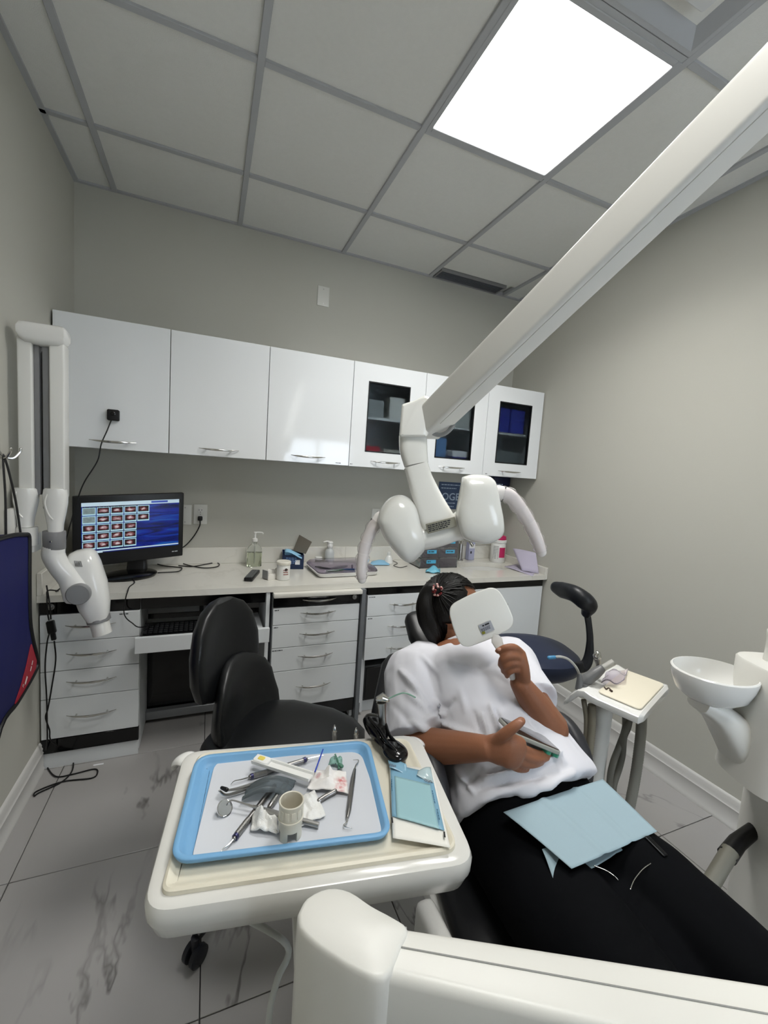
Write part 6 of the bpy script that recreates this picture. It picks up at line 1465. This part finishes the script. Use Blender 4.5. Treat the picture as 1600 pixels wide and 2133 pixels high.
for k, (x, y, rad) in enumerate(((712,1626,.011), (709,1640,.008), (661,1614,.006))):
    sb_ = N.new('ShaderNodeVectorMath'); sb_.operation = 'DISTANCE'; sb_.inputs[1].default_value = I(x, y, .012); L.new(tcn.outputs['Object'], sb_.inputs[0])
    mr = N.new('ShaderNodeMapRange'); mr.inputs['From Min'].default_value = rad*.3; mr.inputs['From Max'].default_value = rad*1.6; mr.inputs['To Min'].default_value = .8; mr.inputs['To Max'].default_value = 0; L.new(sb_.outputs['Value'], mr.inputs['Value'])
    if acc is None: acc = mr
    else:
        mxm = N.new('ShaderNodeMath'); mxm.operation = 'MAXIMUM'; L.new(acc.outputs[0], mxm.inputs[0]); L.new(mr.outputs[0], mxm.inputs[1]); acc = mxm
nzz = N.new('ShaderNodeTexNoise'); nzz.inputs['Scale'].default_value = 160; mlt = N.new('ShaderNodeMath'); mlt.operation = 'MULTIPLY'; L.new(tcn.outputs['Object'], nzz.inputs['Vector']); L.new(acc.outputs[0], mlt.inputs[0])
rmp = N.new('ShaderNodeMapRange'); rmp.inputs['From Min'].default_value = .3; rmp.inputs['From Max'].default_value = .6; L.new(nzz.outputs['Fac'], rmp.inputs['Value']); L.new(rmp.outputs[0], mlt.inputs[1]); L.new(mlt.outputs[0], mxr.inputs[0]); L.new(mxr.outputs[2], pb.inputs['Base Color'])
crumple('gauze_pad', 'crumpled white gauze stained with blood in the tray', [(640,1646), (726,1655), (720,1610), (652,1606)], .014, BL, 9, lift=dome)
# white plastic carrier
t = thing('plastic_carrier', 'long white plastic trough with a yellow pad across the tools', 'holder', I(590,1605))
a, b = I(530,1584,.016), I(648,1622,.018); u = b-a; v = V((0,0,1)).cross(_n(u)); Fcar = frame((a+b)/2, u, v); ll = u.length
bm = BM(); loft(bm, [[Fcar @ V((x, y, z)) for y, z in ((-.010,0),(.010,0),(.011,.007),(.008,.007),(.007,.003),(-.007,.003),(-.008,.007),(-.011,.007))] for x in (-ll/2, -ll*.2, ll*.3, ll/2)]); mk('trough', bm, PLASTG, t)
bm = BM(); rrprism(bm, Fcar @ Matrix.Translation((-ll*.36, 0, .0015)), .034, .020, .008, .006, .002); mk('end_block', bm, PLASTG, t)
bm = BM(); rrprism(bm, Fcar @ Matrix.Translation((-ll*.37, 0, .0085)), .014, .010, .0022, .003, .0008); mk('yellow_pad', bm, mat('pad_yellow', '#d9c55a', .5), t)
# grey translucent shield
o = sheet('plastic_shield', [I(503,1672,.004), I(600,1660,.004), I(617,1628,.004), I(520,1640,.004)], mat('shield_grey', '#8f989c', .15, trans=.7, ior=1.15), 22, 14, lambda a, b: .024*math.sin(math.pi*min(1, a*.9+.08))*(.6+.4*math.sin(math.pi*b))+.004*math.sin(16*b), .0008); tag(o, 'arched translucent grey plastic shield over the tools', 'shield')
t = thing('micro_brush', 'thin blue micro brush leaning at the back of the tray', 'brush', I(664,1590))
bm = BM(); sweep(bm, [I(656,1608,.016), I(664,1586,.02)], .0014, 8); mk('shaft', bm, mat('brush_blue', '#1d3fae', .4), t)
bm = BM(); sweep(bm, [I(664,1586,.02), I(673,1561,.026)], [.0016, .0012], 8, round_=True); mk('grip', bm, mat('brush_blue', '#1d3fae', .4), t)
GR = mat('wedge_green', '#8fb8ae', .4, trans=.3)
crumple('cotton_wisp', 'small pale green plastic scrap at the back of the tray', [(684,1594), (714,1600), (712,1582), (690,1580)], .007, GR, 5, 'scrap', None, 10)
bm = BM(); tube(bm, [I(698,1571,.014), I(704,1585,.010), I(706,1602,.006)], .0016, 8); sweep(bm, [I(706,1592,.009), I(712,1596,.009)], [.003, .004], 10, round_=True); tag(mk('floss_pick', bm, mat('pick_green', '#4f7d68', .5)), 'short green-brown pick on the pale green scrap', 'pick')

# ---- dark glasses
sg_ = thing('safety_glasses', 'black wraparound safety glasses on the corner of the table', 'glasses', D(800,1540))
GB = mat('glasses_black', '#0a0a0c', .12, spec=.5)
def gl(px, z, th, nm, m):
    bm = BM(); poly = catmull([D(x, y, z) for x, y in px]+[D(*px[0], z)], 4)[:-1]; pillow(bm, poly, V((0,0,1)), th, 6, e=2.2, shrink=.6); mk(nm, bm, m, sg_, ang=70)
gl([(756,1500),(764,1491),(785,1492),(802,1506),(809,1527),(806,1541),(790,1546),(774,1532),(761,1514)], ZT+.022, .030, 'lens', GB)
gl([(793,1556),(803,1545),(822,1545),(842,1558),(850,1570),(846,1580),(831,1587),(812,1583),(799,1571)], ZT+.016, .026, 'lens', GB)
bm = BM(); sweep(bm, catmull([D(790,1540,ZT+.02), D(797,1548,ZT+.022), D(804,1554,ZT+.018)], 4), [(.008,.012), (.006,.010), (.008,.012)], 12, up=(0,0,1), round_=True); mk('bridge', bm, GB, sg_)
for pts in ([(786,1490,.028), (803,1508,.034), (812,1532,.03), (830,1552,.022), (846,1566,.016)], [(768,1496,.036), (790,1520,.04), (806,1545,.034), (826,1566,.026)]):
    bm = BM(); sweep(bm, catmull([D(x, y, ZT+z) for x, y, z in pts], 5), [(.005,.003), (.006,.003), (.005,.003), (.004,.003)], 10, up=(0,0,1), round_=True); mk('temple', bm, GB, sg_)
# ---- sterilisation pouch
po = thing('steriliser_pouch', 'opened blue and white sterilisation pouch right of the blue tray', 'pouch', D(870,1680))
ZS = ZT+.008
wob = lambda s0: (lambda a, b: .002+(.0008 if s0 < 1 else .003)*math.sin(4*a+s0)*math.sin(3*b+s0))
def pq4(l, z=ZS): return [D(x, y, z) for x, y in l]
WHT = mat('pouch_white', '#e2e0d8', .6); BLF = mat('pouch_blue', '#94b9bf', .22, spec=.5); BLE = mat('pouch_edge', '#7ba5bc', .22, spec=.5)
sheet('paper_back', pq4([(818,1748), (938,1768), (901,1606), (811,1590)], ZS-.001), WHT, 14, 18, wob(.3), .0006, po)
def pedge(t_, a): return None
L0, L1, R0, R1 = V((813,1592,0)), V((816.5,1702,0)), V((899,1612,0)), V((926,1732,0))
def pxq(a, b): q = (L0.lerp(L1, b)).lerp(R0.lerp(R1, b), a); return (q.x, q.y)
def pgrid(a0, a1, b0, b1, z): return [D(*pxq(a0, b1), z), D(*pxq(a1, b1), z), D(*pxq(a1, b0), z), D(*pxq(a0, b0), z)]
sheet('film_border', pgrid(0, 1, .0, 1, ZS+.0015), BLE, 14, 18, wob(.3), .0005, po)
sheet('film_window', pgrid(.09, .90, .22, 1, ZS+.0034), BLF, 14, 18, wob(.3), .0005, po)
sheet('peel_flap', pq4([(811,1603), (850,1612), (846,1596), (807,1577)], ZS+.004), BLE, 8, 6, wob(1.2), .0005, po)
sheet('peel_flap', pq4([(868,1618), (903,1632), (897,1600), (870,1606)], ZS+.004), mat('flap_clear', '#cfe4e8', .1, trans=.4), 8, 6, wob(2.2), .0005, po)
for k, (a0, b0, b1) in enumerate(((.035, .28, .62), (.945, .30, .55), (.965, .62, .82))):
    p_, q_ = D(*pxq(a0, b0), ZS+.0075), D(*pxq(a0, b1), ZS+.0075); u = _n(q_-p_); v = V((0,0,1)).cross(u); scribble('edge_print', p_, u, v, (q_-p_).length, .003, 1, mat('print_teal', '#24566e', .6), po, 120+k, fill=1., nrm=(0,0,1))
for k, (x, y) in enumerate(((812,1590), (885,1622))):
    p_ = D(x, y, ZS+.0095); u = _n(D(x+22, y+7, ZS+.0095)-p_); v = V((0,0,1)).cross(u); scribble('corner_print', p_, u, v, .018, .008, 3, mat('print_grey', '#5b5f6a', .7), po, 130+k, nrm=(0,0,1))
for x, y in ((817,1708), (926,1738)):
    p_ = D(x, y, ZS+.006); u = _n(D(x+1, y+8, ZS+.006)-p_); v = V((0,0,1)).cross(u); bm = BM(); quad(bm, [p_+u*s_+v*w_ for s_, w_ in ((-.006,-.0015),(.006,-.0015),(.006,.0015),(-.006,.0015))]); mk('seal_mark', bm, BLACKM, po, smooth=False)
